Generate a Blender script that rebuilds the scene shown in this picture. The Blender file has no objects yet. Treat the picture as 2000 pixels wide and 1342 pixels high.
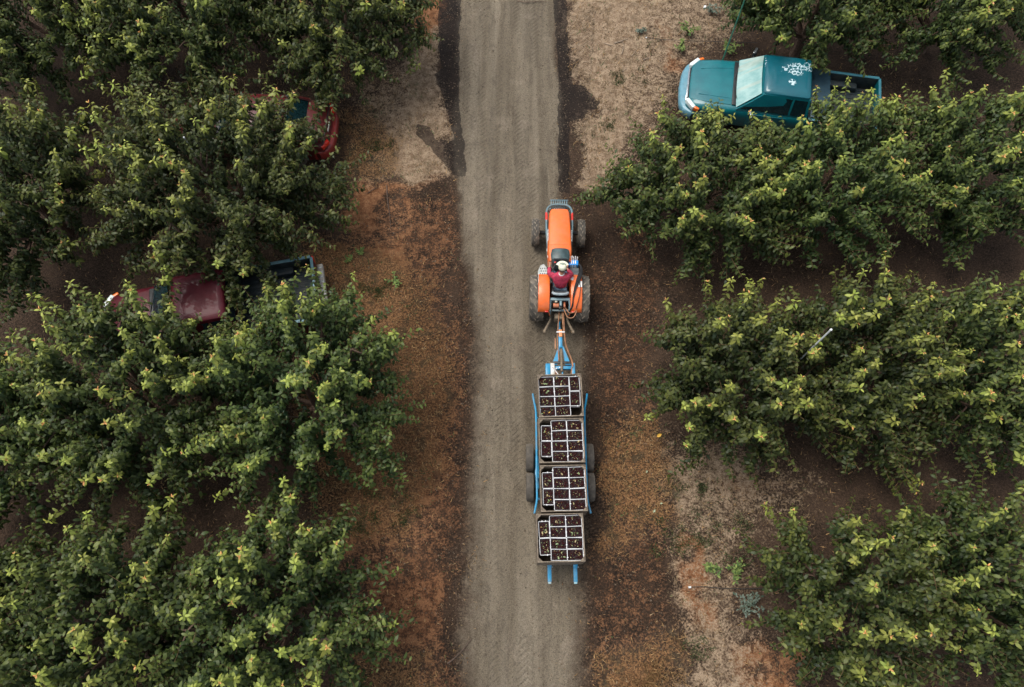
import bpy, bmesh, math, random
import numpy as np
from mathutils import Vector, Matrix
R = math.radians
SC = bpy.context.scene
COL = SC.collection

# ------------------------------------------------------------------ camera, sky, sun, exposure
CAM_H, FOCAL, TILT = 19.0, 1500.0, R(20.8)      # metres above ground, focal length in photo pixels, pitch away from straight down
cd = bpy.data.cameras.new('camera')
cd.sensor_width = 36.0
cd.lens = FOCAL / 2000.0 * 36.0
cd.clip_start, cd.clip_end = 0.1, 1000.0
cam = bpy.data.objects.new('camera', cd)
cam.location = (0, 0, CAM_H)
cam.rotation_euler = (TILT, 0, 0)
COL.objects.link(cam)
SC.camera = cam

SUN_EL, SUN_AZ = R(66), R(-60)     # soft light through high cloud, from the upper left of the picture
w = bpy.data.worlds.new('World'); SC.world = w; w.use_nodes = True
nt = w.node_tree; nt.nodes.clear()
sky = nt.nodes.new('ShaderNodeTexSky'); sky.sky_type = 'NISHITA'; sky.sun_disc = False
sky.sun_elevation = SUN_EL; sky.sun_rotation = SUN_AZ; sky.dust_density = 3.0; sky.air_density = 1.0
hs = nt.nodes.new('ShaderNodeHueSaturation'); hs.inputs['Saturation'].default_value = 0.42
bgn = nt.nodes.new('ShaderNodeBackground'); bgn.inputs['Strength'].default_value = 0.12
wo = nt.nodes.new('ShaderNodeOutputWorld')
nt.links.new(sky.outputs[0], hs.inputs['Color']); nt.links.new(hs.outputs[0], bgn.inputs['Color']); nt.links.new(bgn.outputs[0], wo.inputs[0])
sl = bpy.data.lights.new('sun', 'SUN'); sl.energy = 1.5; sl.angle = R(35); sl.color = (1.0, 0.94, 0.85)
so = bpy.data.objects.new('sun', sl); COL.objects.link(so)
sd = Vector((math.sin(SUN_AZ) * math.cos(SUN_EL), math.cos(SUN_AZ) * math.cos(SUN_EL), math.sin(SUN_EL)))
so.rotation_euler = sd.to_track_quat('Z', 'Y').to_euler(); so.location = sd * 50
SC.view_settings.view_transform = 'Standard'; SC.view_settings.look = 'None'
SC.view_settings.exposure = 0.64; SC.view_settings.gamma = 1.0
SC.render.engine = 'CYCLES'
SC.cycles.adaptive_threshold = .02; SC.cycles.max_bounces = 4; SC.cycles.diffuse_bounces = 2; SC.cycles.glossy_bounces = 2; SC.cycles.transmission_bounces = 3

_s, _c = math.sin(TILT), math.cos(TILT)
def P(px, py, h=0.0):
    """a pixel of the 2000x1342 photograph, at height h, as a place on the ground plan"""
    u = 671 - py
    dx, dy, dz = px - 1000.0, FOCAL * _s + u * _c, -FOCAL * _c + u * _s
    t = (h - CAM_H) / dz
    return (dx * t, dy * t)

# ------------------------------------------------------------------ numpy value noise
def vnoise(x, y, seed=0):
    r = np.random.RandomState(seed).rand(256, 256)
    xi, yi = np.floor(x).astype(int), np.floor(y).astype(int)
    fx, fy = x - xi, y - yi
    fx = fx * fx * (3 - 2 * fx); fy = fy * fy * (3 - 2 * fy)
    g = lambda a, b: r[a % 256, b % 256]
    return (g(xi, yi) * (1 - fx) + g(xi + 1, yi) * fx) * (1 - fy) + (g(xi, yi + 1) * (1 - fx) + g(xi + 1, yi + 1) * fx) * fy
def fbm(x, y, seed=0, o=4):
    s, a, t = 0, 1.0, 0
    for i in range(o):
        s = s + a * vnoise(x * 2 ** i, y * 2 ** i, seed + i); t += a; a *= .55
    return s / t

# ------------------------------------------------------------------ materials
MATS = {}
def nodes(name):
    m = bpy.data.materials.new(name); m.use_nodes = True
    t = m.node_tree; b = t.nodes['Principled BSDF']
    return m, t, b
def N(t, ty, **kw):
    n = t.nodes.new(ty)
    for k, v in kw.items():
        if k in n.inputs: n.inputs[k].default_value = v
        else: setattr(n, k, v)
    return n
def mixc(t, fac, a, b, blend='MIX'):
    n = t.nodes.new('ShaderNodeMix'); n.data_type = 'RGBA'; n.blend_type = blend
    for sock, v in ((n.inputs[0], fac), (n.inputs[6], a), (n.inputs[7], b)):
        if hasattr(v, 'links'): t.links.new(v, sock)
        else: sock.default_value = v if not isinstance(v, tuple) else (v + (1,))[:4]
    return n.outputs[2]
def math_(t, op, a, b=None, c=None, clamp=False):
    n = t.nodes.new('ShaderNodeMath'); n.operation = op; n.use_clamp = clamp
    for i, v in enumerate((a, b, c)):
        if v is None: continue
        if hasattr(v, 'links'): t.links.new(v, n.inputs[i])
        else: n.inputs[i].default_value = v
    return n.outputs[0]
def noise(t, vec, scale, detail=3.0, rough=.55, stretch=None):
    if stretch:
        m = t.nodes.new('ShaderNodeMapping'); m.inputs['Scale'].default_value = stretch
        t.links.new(vec, m.inputs[0]); vec = m.outputs[0]
    n = t.nodes.new('ShaderNodeTexNoise'); n.inputs['Scale'].default_value = scale; n.inputs['Detail'].default_value = detail
    n.inputs['Roughness'].default_value = rough
    t.links.new(vec, n.inputs['Vector'])
    return n.outputs['Fac']
def ramp(t, v, lo, hi):
    n = t.nodes.new('ShaderNodeMapRange'); n.interpolation_type = 'SMOOTHSTEP'
    n.inputs[1].default_value, n.inputs[2].default_value = lo, hi
    t.links.new(v, n.inputs[0]); return n.outputs[0]
def attr(t, name):
    n = t.nodes.new('ShaderNodeAttribute'); n.attribute_name = name; return n.outputs['Fac']

def mat(name, col, rough=.5, metal=0.0, var=.15, scale=9.0, coat=0.0, dirt=None, dirt_amt=.5, bump=.0, spec=.5):
    """plain procedural material: base colour with noise variation, optional dust"""
    if name in MATS: return MATS[name]
    m, t, b = nodes(name)
    tc = N(t, 'ShaderNodeTexCoord').outputs['Object']
    n1 = noise(t, tc, scale, 4.0)
    d = tuple(max(0, c * (1 - var)) for c in col); l = tuple(min(1, c * (1 + var)) for c in col)
    c = mixc(t, ramp(t, n1, .3, .7), d, l)
    if dirt:
        n2 = noise(t, tc, scale * .6, 5.0, .65)
        f = math_(t, 'MULTIPLY', ramp(t, n2, .42, .7), dirt_amt)
        c = mixc(t, f, c, dirt)
    t.links.new(c, b.inputs['Base Color'])
    b.inputs['Roughness'].default_value = rough; b.inputs['Metallic'].default_value = metal
    b.inputs['Specular IOR Level'].default_value = spec
    b.inputs['Coat Weight'].default_value = coat; b.inputs['Coat Roughness'].default_value = .06
    if bump:
        bn = N(t, 'ShaderNodeBump', Strength=bump, Distance=.01)
        t.links.new(noise(t, tc, scale * 5, 4.0), bn.inputs['Height']); t.links.new(bn.outputs[0], b.inputs['Normal'])
    MATS[name] = m
    return m

DUST = (.30, .23, .16)
orange = mat('tractor_orange', (.90, .17, .030), .38, coat=.25, var=.06, dirt=DUST, dirt_amt=.18)
tyre = mat('tyre_rubber', (.085, .078, .066), .85, var=.3, dirt=(.24, .20, .15), dirt_amt=.8, scale=7, bump=.4)
lugm = mat('dusty_tread_lug', (.23, .195, .15), .9, var=.3, dirt=(.36, .30, .225), dirt_amt=.6, scale=9)
trailer_tyre = mat('dusty_trailer_tyre', (.09, .08, .068), .9, var=.25, dirt=(.20, .17, .13), dirt_amt=.6, scale=5, bump=.3)
steel = mat('blue_grey_steel', (.15, .24, .27), .45, .2, dirt=DUST, dirt_amt=.25)
darkmetal = mat('dark_metal', (.025, .028, .03), .5, .3, dirt=DUST, dirt_amt=.25)
rustmetal = mat('muddy_metal', (.24, .19, .13), .75, .1, var=.25, dirt=(.12, .08, .05), dirt_amt=.6, scale=14)
plate = mat('galvanised_plate', (.42, .47, .46), .4, .4, var=.2, dirt=(.2, .2, .17), dirt_amt=.5)
redband = mat('red_reflector', (.75, .05, .04), .35)
black = mat('black_plastic', (.018, .02, .022), .5, var=.2)
dashm = mat('dashboard_plastic', (.05, .085, .09), .4, var=.3)
rimc = mat('pale_rim', (.52, .47, .36), .55, var=.15, dirt=DUST)
blue = mat('trailer_blue', (.012, .27, .50), .4, coat=.2, var=.15, dirt=(.35, .30, .24), dirt_amt=.3, scale=6)
bluepale = mat('worn_blue_steel', (.26, .52, .60), .45, var=.2, dirt=(.55, .5, .42), dirt_amt=.7, scale=6)
valveblue = mat('valve_blue', (.01, .27, .75), .35, var=.1)
white = mat('white_plastic', (.78, .79, .80), .4, var=.05, dirt=(.45, .40, .36), dirt_amt=.2)
hosem = mat('black_hose', (.022, .022, .022), .45)
hoseo = mat('brown_hose', (.36, .17, .08), .5, var=.25)
decal = mat('white_decal', (.82, .80, .76), .4, var=.04)
seatm = mat('seat_vinyl', (.02, .022, .024), .45)
seatrim = mat('seat_back_grey', (.30, .36, .38), .45)
skinm = mat('skin', (.42, .20, .12), .5, var=.1)
jacketm = mat('maroon_cloth', (.42, .035, .075), .85, var=.3, scale=14, bump=.4)
jeansm = mat('denim', (.10, .15, .20), .85, var=.3, scale=20)
capm = mat('pale_cap', (.74, .76, .58), .8, var=.1)
capg = mat('cap_grey_panel', (.28, .33, .27), .8, var=.15)
hairm = mat('dark_hair', (.015, .012, .01), .6)
bootm = mat('boot_leather', (.06, .035, .02), .6)
woodm = mat('weathered_bin_wood', (.23, .185, .135), .8, var=.3, scale=14, dirt=(.09, .065, .045), dirt_amt=.6, bump=.3)
wooddark = mat('bin_inside_wood', (.10, .075, .05), .85, var=.3, scale=12)
glassd = mat('dark_teal_glass', (.006, .022, .026), .06, var=.2, spec=.7)
chrome = mat('chrome', (.62, .66, .68), .15, .9, var=.1)
lampw = mat('headlight_lens', (.72, .82, .80), .12, var=.15, spec=.7)
ambm = mat('amber_lens', (.75, .16, .02), .2)
redlens = mat('red_lens', (.75, .03, .015), .15, coat=.5)
bluebump = mat('pale_blue_bumper', (.10, .27, .35), .4, coat=.2, var=.1, dirt=(.4, .4, .38), dirt_amt=.15)
tealbed = mat('bed_liner_dark', (.014, .026, .031), .6, var=.3, dirt=(.10, .09, .07), dirt_amt=.4)
tealdull = mat('toolbox_slate', (.020, .052, .075), .45, var=.15)
tealrail = mat('bed_rail_teal', (.05, .19, .24), .4, coat=.2, var=.15)
redp = mat('sedan_red_paint', (.095, .009, .011), .3, coat=.3, var=.1, dirt=(.25, .17, .14), dirt_amt=.15)
redbumper = mat('sedan_bumper_red', (.24, .026, .022), .4, coat=.2, var=.12)
redroof = mat('pickup_red_paint', (.075, .006, .012), .5, coat=.12, var=.15, scale=3, dirt=(.13, .045, .065), dirt_amt=.2, spec=.2)
bark = mat('cherry_bark', (.11, .07, .048), .85, var=.35, scale=18, bump=.6)
twigm = mat('young_twig', (.16, .095, .045), .7, var=.3, scale=12)
sticm = mat('dry_stick', (.30, .23, .165), .85, var=.3, scale=16)
stickd = mat('dark_stick', (.11, .075, .055), .85, var=.3, scale=16)
polew = mat('white_pole_paint', (.75, .78, .78), .4, var=.06)
poleg = mat('green_pole_paint', (.05, .22, .14), .45, var=.2)
pipem = mat('black_pipe', (.02, .019, .018), .5)
cherrym = mat('dark_cherry', (.036, .007, .007), .55, var=.8, scale=40, spec=.15)
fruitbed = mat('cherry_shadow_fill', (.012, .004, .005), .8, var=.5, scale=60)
stemleaf = mat('loose_leaf_green', (.20, .27, .11), .55, var=.3, scale=20)
yellowleaf = mat('yellow_leaf', (.75, .42, .05), .5, var=.2)
strawm = mat('straw_bits', (.42, .34, .16), .6, var=.3)

def paint_teal(name, peel):
    m, t, b = nodes(name)
    tc = N(t, 'ShaderNodeTexCoord').outputs['Object']
    n1 = noise(t, tc, 2.2, 4.0)
    c = mixc(t, ramp(t, n1, .3, .75), (.0, .118, .145), (.002, .160, .184))
    n2 = noise(t, tc, 40.0, 3.0)
    c = mixc(t, math_(t, 'MULTIPLY', ramp(t, n2, .55, .8), .18), c, (.16, .24, .22))
    ro = None
    if peel:     # clear coat flaked off in lacy islands on the roof
        c0 = mixc(t, .65, c, (.004, .085, .125))  # reflection of the trees painted in as a darker blue roof colour
        tot = None
        for (x, y, r) in ((-.10, -.24, .30), (.20, -.20, .12), (-.42, -.36, .20), (-.04, .24, .14), (.76, -.42, .20), (.80, -.25, .15)):
            v = N(t, 'ShaderNodeVectorMath', operation='SUBTRACT'); v.inputs[1].default_value = (x, y, 0); t.links.new(tc, v.inputs[0])
            sx = N(t, 'ShaderNodeVectorMath', operation='MULTIPLY'); sx.inputs[1].default_value = ((2.2 if x > .5 else 1), 1, 0); t.links.new(v.outputs[0], sx.inputs[0])
            ln = N(t, 'ShaderNodeVectorMath', operation='LENGTH'); t.links.new(sx.outputs[0], ln.inputs[0])
            g = math_(t, 'SUBTRACT', 1.0, math_(t, 'DIVIDE', ln.outputs['Value'], r), clamp=True)
            tot = g if tot is None else math_(t, 'MAXIMUM', tot, g)
        wn = noise(t, tc, 9.0, 3.0)
        edge = ramp(t, math_(t, 'ADD', tot, math_(t, 'MULTIPLY', math_(t, 'SUBTRACT', wn, .5), 1.1)), .22, .30)
        vo = N(t, 'ShaderNodeTexVoronoi', feature='DISTANCE_TO_EDGE', Scale=11.0)
        dn = N(t, 'ShaderNodeTexNoise', Scale=8.0); t.links.new(tc, dn.inputs['Vector'])
        dm = mixc(t, .12, tc, dn.outputs['Color']); t.links.new(dm, vo.inputs['Vector'])
        lace = math_(t, 'SUBTRACT', 1.0, ramp(t, vo.outputs['Distance'], .05, .12))
        solid = ramp(t, noise(t, tc, 17.0, 2.0), .62, .66)
        f = math_(t, 'MULTIPLY', edge, math_(t, 'MAXIMUM', lace, solid))
        c = mixc(t, f, c0, (.55, .72, .76))
        ro = math_(t, 'ADD', .3, math_(t, 'MULTIPLY', f, .5))
    t.links.new(c, b.inputs['Base Color'])
    if ro is not None: t.links.new(ro, b.inputs['Roughness'])
    else: b.inputs['Roughness'].default_value = .35
    b.inputs['Coat Weight'].default_value = .5; b.inputs['Coat Roughness'].default_value = .08
    return m
teal = paint_teal('teal_paint', False)
tealroof = paint_teal('teal_roof_peeling', True)

def windscreen_mat():
    m, t, b = nodes('dusty_glare_windscreen')
    tc = N(t, 'ShaderNodeTexCoord').outputs['Object']
    n1 = noise(t, tc, 3.0, 4.0, .6, (1, 1.6, 1))
    c = mixc(t, ramp(t, n1, .3, .7), (.20, .40, .385), (.36, .55, .52))  # sky glare painted as a pale mint base colour on the dusty pane
    st = ramp(t, noise(t, tc, 2.0, 1.0, .5, (.3, 2.6, .3)), .60, .68)
    c = mixc(t, math_(t, 'MULTIPLY', st, .3), c, (.55, .50, .38))
    t.links.new(c, b.inputs['Base Color']); b.inputs['Roughness'].default_value = .18; b.inputs['Coat Weight'].default_value = .8
    b.inputs['Coat Roughness'].default_value = .03
    return m
windscreen = windscreen_mat()

def leaf_mat():
    m, t, b = nodes('cherry_leaf')
    age, rnd = attr(t, 'young'), attr(t, 'rnd')
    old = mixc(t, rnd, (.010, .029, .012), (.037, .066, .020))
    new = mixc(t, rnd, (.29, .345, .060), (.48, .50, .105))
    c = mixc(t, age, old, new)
    oi = N(t, 'ShaderNodeObjectInfo').outputs['Random']
    hs = N(t, 'ShaderNodeHueSaturation')
    t.links.new(math_(t, 'ADD', .485, math_(t, 'MULTIPLY', oi, .03)), hs.inputs['Hue'])
    t.links.new(math_(t, 'ADD', .80, math_(t, 'MULTIPLY', oi, .42)), hs.inputs['Value'])
    t.links.new(c, hs.inputs['Color'])
    c = hs.outputs[0]
    t.links.new(c, b.inputs['Base Color']); b.inputs['Roughness'].default_value = .45
    b.inputs['Specular IOR Level'].default_value = .30
    tr = N(t, 'ShaderNodeBsdfTranslucent'); t.links.new(mixc(t, 1.0, c, (.9, 1.0, .45), 'MULTIPLY'), tr.inputs['Color'])
    mx = N(t, 'ShaderNodeMixShader'); mx.inputs[0].default_value = .22
    t.links.new(b.outputs[0], mx.inputs[1]); t.links.new(tr.outputs[0], mx.inputs[2])
    t.links.new(mx.outputs[0], t.nodes['Material Output'].inputs[0])
    return m
leafm = leaf_mat()
budm = mat('orange_bud', (.72, .36, .13), .5, var=.25)

def blade_mat(name, a, b_):
    m, t, b = nodes(name)
    r = attr(t, 'rnd')
    t.links.new(mixc(t, r, a, b_), b.inputs['Base Color']); b.inputs['Roughness'].default_value = .7
    b.inputs['Specular IOR Level'].default_value = .2
    return m
drygrass = blade_mat('dry_grass_blade', (.080, .046, .020), (.44, .275, .125))
palegrass = blade_mat('straw_grass_blade', (.12, .080, .042), (.40, .29, .165))
greengrass = blade_mat('green_grass_blade', (.030, .050, .022), (.12, .16, .06))
litterm = blade_mat('leaf_litter', (.12, .06, .03), (.36, .22, .11))
pebblem = blade_mat('pebbles_and_clods', (.04, .030, .022), (.20, .15, .105))
weedm = blade_mat('weed_leaf', (.05, .10, .03), (.20, .26, .07))
weedgrey = blade_mat('weed_grey_leaf', (.05, .075, .05), (.17, .21, .17))

def ground_mat():
    m, t, b = nodes('orchard_soil')
    pos = N(t, 'ShaderNodeNewGeometry').outputs['Position']
    nf = noise(t, pos, 20.0, 3.0, .7); nm = noise(t, pos, 5.0, 3.0, .65); nl = noise(t, pos, 1.1, 3.0, .6)
    nx = noise(t, pos, 48.0, 2.0, .7)
    jit = math_(t, 'ADD', math_(t, 'MULTIPLY', math_(t, 'SUBTRACT', nf, .5), .9), math_(t, 'MULTIPLY', math_(t, 'SUBTRACT', nm, .5), .9))
    def msk(name, lo=.35, hi=.65, k=1.0):
        return ramp(t, math_(t, 'ADD', attr(t, name), math_(t, 'MULTIPLY', jit, k)), lo, hi)
    road, pale, oran, grass = msk('road', .18, .82, k=.45), msk('pale', .25, .75), msk('orange', .25, .75), msk('grass', .2, .8)
    damp = msk('damp', .42, .56, .30)
    sp = ramp(t, nf, .40, .60); mo = ramp(t, nm, .36, .64); sg = ramp(t, nx, .40, .62)
    c = mixc(t, ramp(t, nl, .35, .65), (.028, .019, .013), (.070, .045, .030))
    c = mixc(t, math_(t, 'MULTIPLY', sp, .6), c, (.125, .080, .052))
    c = mixc(t, oran, c, mixc(t, mo, (.22, .095, .042), (.37, .185, .092)))
    pc = mixc(t, mo, (.225, .150, .095), (.41, .305, .205))
    pc = mixc(t, math_(t, 'MULTIPLY', ramp(t, noise(t, pos, 1.9, 4.0, .7), .50, .64), .6), pc, (.115, .080, .048))
    pc = mixc(t, math_(t, 'MULTIPLY', sp, .35), pc, (.42, .32, .215))
    c = mixc(t, pale, c, pc)
    gcol = mixc(t, sp, (.060, .037, .020), (.285, .155, .068))
    gcol = mixc(t, math_(t, 'MULTIPLY', ramp(t, noise(t, pos, 2.3, 3.0, .65), .53, .64), .85), gcol, (.045, .045, .026))
    c = mixc(t, math_(t, 'MULTIPLY', grass, .8), c, gcol)
    # road: packed grey silt, drawn out along the direction of travel
    wv = N(t, 'ShaderNodeTexNoise', Scale=.45, Detail=2.0); t.links.new(pos, wv.inputs['Vector'])
    wp = N(t, 'ShaderNodeVectorMath', operation='ADD'); t.links.new(pos, wp.inputs[0])
    ws = N(t, 'ShaderNodeVectorMath', operation='SCALE'); ws.inputs['Scale'].default_value = .35; t.links.new(wv.outputs['Color'], ws.inputs[0]); t.links.new(ws.outputs[0], wp.inputs[1])
    streak = noise(t, wp.outputs[0], 1.0, 3.0, .5, (2.6, .13, 1)); fine = noise(t, wp.outputs[0], 1.0, 3.0, .65, (11., .55, 1))
    rc = mixc(t, ramp(t, streak, .33, .68), (.170, .140, .100), (.268, .226, .166))
    rc = mixc(t, math_(t, 'MULTIPLY', ramp(t, fine, .5, .72), .45), rc, (.125, .103, .078))
    sx = N(t, 'ShaderNodeSeparateXYZ'); t.links.new(pos, sx.inputs[0])
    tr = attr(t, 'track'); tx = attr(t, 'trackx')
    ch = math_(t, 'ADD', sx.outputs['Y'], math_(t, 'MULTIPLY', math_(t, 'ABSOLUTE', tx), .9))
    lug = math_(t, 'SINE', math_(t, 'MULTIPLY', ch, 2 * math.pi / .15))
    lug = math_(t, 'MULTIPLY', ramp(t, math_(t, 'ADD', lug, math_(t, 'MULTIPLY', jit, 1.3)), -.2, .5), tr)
    rc = mixc(t, math_(t, 'MULTIPLY', lug, .16, clamp=True), rc, (.120, .098, .072))  # shading of the lug marks painted into the colour, with darker pressed soil
    rc = mixc(t, math_(t, 'MULTIPLY', attr(t, 'lane'), .75), rc, (.315, .270, .204))
    rc = mixc(t, math_(t, 'MULTIPLY', ramp(t, nl, .56, .70), .6), rc, (.33, .275, .21))
    rc = mixc(t, math_(t, 'MULTIPLY', ramp(t, nf, .52, .66), .55), rc, (.105, .087, .067))
    rc = mixc(t, math_(t, 'MULTIPLY', ramp(t, noise(t, pos, 2.4, 3.0, .7, (1.6, .7, 1)), .50, .66), .38), rc, (.125, .103, .078))
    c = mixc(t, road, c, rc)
    c = mixc(t, math_(t, 'MULTIPLY', sg, .6), c, mixc(t, 1.0, c, (.38, .36, .34), 'MULTIPLY'))
    # damp soil is darker and a little smoother
    mst = ramp(t, math_(t, 'ADD', attr(t, 'moist_dark'), math_(t, 'MULTIPLY', math_(t, 'SUBTRACT', nl, .5), 1.2)), .1, 1.0)
    dk = mixc(t, 1.0, c, (.50, .46, .43), 'MULTIPLY')
    c = mixc(t, math_(t, 'MULTIPLY', mst, .68), c, dk)
    c = mixc(t, math_(t, 'MULTIPLY', damp, math_(t, 'SUBTRACT', 1.0, math_(t, 'MULTIPLY', mst, .6))), c, mixc(t, 1.0, c, (.28, .27, .275), 'MULTIPLY'))
    t.links.new(c, b.inputs['Base Color'])
    t.links.new(math_(t, 'SUBTRACT', .95, math_(t, 'MULTIPLY', damp, .25)), b.inputs['Roughness'])
    b.inputs['Specular IOR Level'].default_value = .22
    # relief: grain everywhere and pressed lug marks in the wheel tracks
    h = math_(t, 'ADD', math_(t, 'MULTIPLY', nf, .8), math_(t, 'MULTIPLY', nx, .5))
    h = math_(t, 'ADD', h, math_(t, 'MULTIPLY', lug, 1.6))
    bn = N(t, 'ShaderNodeBump', Strength=.9, Distance=.045); t.links.new(h, bn.inputs['Height']); t.links.new(bn.outputs[0], b.inputs['Normal'])
    return m
soil = ground_mat()

# ------------------------------------------------------------------ object helpers
def tag(o, label=None, cat=None, group=None, kind=None):
    for k, v in (('label', label), ('category', cat), ('group', group), ('kind', kind)):
        if v: o[k] = v
    return o
def empty(name, loc, rz=0.0, label=None, cat=None, group=None):
    o = bpy.data.objects.new(name, None); o.empty_display_size = .2
    o.location = loc; o.rotation_euler = (0, 0, rz); COL.objects.link(o)
    return tag(o, label, cat, group)
def link(name, me, parent=None, loc=None, rot=None):
    o = bpy.data.objects.new(name, me); COL.objects.link(o)
    if parent is not None: o.parent = parent
    if loc is not None: o.location = loc
    if rot is not None: o.rotation_euler = rot
    return o
def smooth(me, ang=35):
    me.polygons.foreach_set('use_smooth', [True] * len(me.polygons))
    me.set_sharp_from_angle(angle=R(ang))

class MB:
    """collects shapes into ONE mesh"""
    def __init__(self): self.b = bmesh.new()
    def box(self, c, s, bev=0.0, rot=None, taper=1.0):
        r = bmesh.ops.create_cube(self.b, size=1.0); vs = r['verts']
        for v in vs:
            k = taper if v.co.z > 0 else 1.0
            v.co = Vector((v.co.x * s[0] * k, v.co.y * s[1] * k, v.co.z * s[2]))
        if bev:
            es = list({e for v in vs for e in v.link_edges})
            r2 = bmesh.ops.bevel(self.b, geom=es, offset=bev, segments=2, affect='EDGES', profile=.5)
            vs = list({v for f in r2['faces'] for v in f.verts} | {v for v in vs if v.is_valid})
        M = Matrix.Translation(c)
        if rot is not None: M = M @ (rot if isinstance(rot, Matrix) else Matrix.Rotation(rot, 4, 'Z'))
        bmesh.ops.transform(self.b, matrix=M, verts=vs)
        return self
    def loft(self, rings, cap=True, closed=True):
        vr = [[self.b.verts.new(p) for p in r] for r in rings]
        n = len(vr[0])
        for a, c in zip(vr, vr[1:]):
            for i in range(n if closed else n - 1):
                j = (i + 1) % n
                try: self.b.faces.new((a[i], a[j], c[j], c[i]))
                except ValueError: pass
        if cap and closed:
            self.b.faces.new(list(reversed(vr[0]))); self.b.faces.new(vr[-1])
        return self
    def tube(self, pts, r, n=8, cap=True):
        pts = [Vector(p) for p in pts]; rr = r if isinstance(r, (list, tuple)) else [r] * len(pts)
        rings = []; ref = None
        for i, p in enumerate(pts):
            d = (pts[min(i + 1, len(pts) - 1)] - pts[max(i - 1, 0)]).normalized()
            if ref is None: ref = Vector((0, 0, 1)) if abs(d.z) < .9 else Vector((1, 0, 0))
            a = d.cross(ref).normalized(); b = d.cross(a).normalized(); ref = a.cross(d).normalized() * 1.0
            rings.append([p + (a * math.cos(2 * math.pi * k / n) + b * math.sin(2 * math.pi * k / n)) * rr[i] for k in range(n)])
        return self.loft(rings, cap)
    def lathe(self, prof, n=28, axis='X', c=(0, 0, 0)):
        rings = []
        for k in range(n):
            a = 2 * math.pi * k / n
            ring = []
            for (u, r) in prof:
                p = (u, r * math.cos(a), r * math.sin(a)) if axis == 'X' else ((r * math.cos(a), u, r * math.sin(a)) if axis == 'Y' else (r * math.cos(a), r * math.sin(a), u))
                ring.append(Vector(p) + Vector(c))
            rings.append(ring)
        rings.append(rings[0])
        vr = [[self.b.verts.new(p) for p in r] for r in rings[:-1]]; vr.append(vr[0])
        for a, b in zip(vr, vr[1:]):
            for i in range(len(prof) - 1):
                try: self.b.faces.new((a[i], a[i + 1], b[i + 1], b[i]))
                except ValueError: pass
        return self
    def poly(self, pts):
        self.b.faces.new([self.b.verts.new(p) for p in pts]); return self
    def prism(self, pts, d):
        """extrude polygon pts by vector d"""
        d = Vector(d); pts = [Vector(p) for p in pts]
        return self.loft([pts, [p + d for p in pts]])
    def build(self, name, m, parent=None, ang=35, loc=None, rot=None):
        bmesh.ops.recalc_face_normals(self.b, faces=self.b.faces[:])
        me = bpy.data.meshes.new(name); self.b.to_mesh(me); self.b.free()
        for x in (m if isinstance(m, (list, tuple)) else [m]): me.materials.append(x)
        smooth(me, ang)
        return link(name, me, parent, loc, rot)

def np_mesh(name, co, loops, sizes, attrs, m):
    me = bpy.data.meshes.new(name)
    me.vertices.add(len(co)); me.vertices.foreach_set('co', np.ascontiguousarray(co, dtype=np.float32).ravel())
    me.loops.add(len(loops)); me.loops.foreach_set('vertex_index', loops.astype(np.int32))
    me.polygons.add(len(sizes))
    st = np.concatenate(([0], np.cumsum(sizes)[:-1])).astype(np.int32)
    me.polygons.foreach_set('loop_start', st)
    for k, v in attrs.items():
        a = me.attributes.new(k, 'FLOAT', 'POINT'); a.data.foreach_set('value', np.ascontiguousarray(v, dtype=np.float32))
    me.update(calc_edges=True); me.validate()
    for x in (m if isinstance(m, (list, tuple)) else [m]): me.materials.append(x)
    return me
def curve_pts(pts, n=8):
    """Catmull-Rom through pts"""
    pts = [Vector(p) for p in pts]; q = [pts[0] * 2 - pts[1]] + pts + [pts[-1] * 2 - pts[-2]]; out = []
    for i in range(1, len(q) - 2):
        for k in range(n):
            t = k / n; a, b, c, d = q[i - 1], q[i], q[i + 1], q[i + 2]
            out.append(.5 * ((2 * b) + (c - a) * t + (2 * a - 5 * b + 4 * c - d) * t * t + (3 * b - a - 3 * c + d) * t ** 3))
    return out + [pts[-1]]

# ------------------------------------------------------------------ the ground and the dirt road
def W(pts): return np.array([P(x, y) for x, y in pts])
def sdist(poly, x, y):
    d = np.full(x.shape, 1e9); ins = np.zeros(x.shape, bool); n = len(poly)
    for i in range(n):
        ax, ay = poly[i]; bx, by = poly[(i + 1) % n]
        ex, ey = bx - ax, by - ay
        t = np.clip(((x - ax) * ex + (y - ay) * ey) / (ex * ex + ey * ey + 1e-9), 0, 1)
        d = np.minimum(d, np.hypot(x - ax - t * ex, y - ay - t * ey))
        if abs(ey) > 1e-9:
            ins ^= ((ay > y) != (by > y)) & (x < (x - x) + ax + (y - ay) * ex / ey)
    return np.where(ins, d, -d)
ROADL = [(903, -60), (893, 60), (890, 200), (893, 330), (898, 430), (918, 540), (935, 680), (932, 850), (922, 1000), (915, 1150), (905, 1400)]
ROADR = [(1130, 1400), (1128, 1200), (1128, 1000), (1128, 800), (1132, 650), (1118, 500), (1098, 400), (1098, 300), (1093, 180), (1086, 60), (1078, -60)]
wl, wr = W(ROADL), W(ROADR)
ROAD = np.vstack(([[wl[0][0], 70]], wl, [[wl[-1][0], -30]], [[wr[0][0], -30]], wr, [[wr[-1][0], 70]]))
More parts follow.
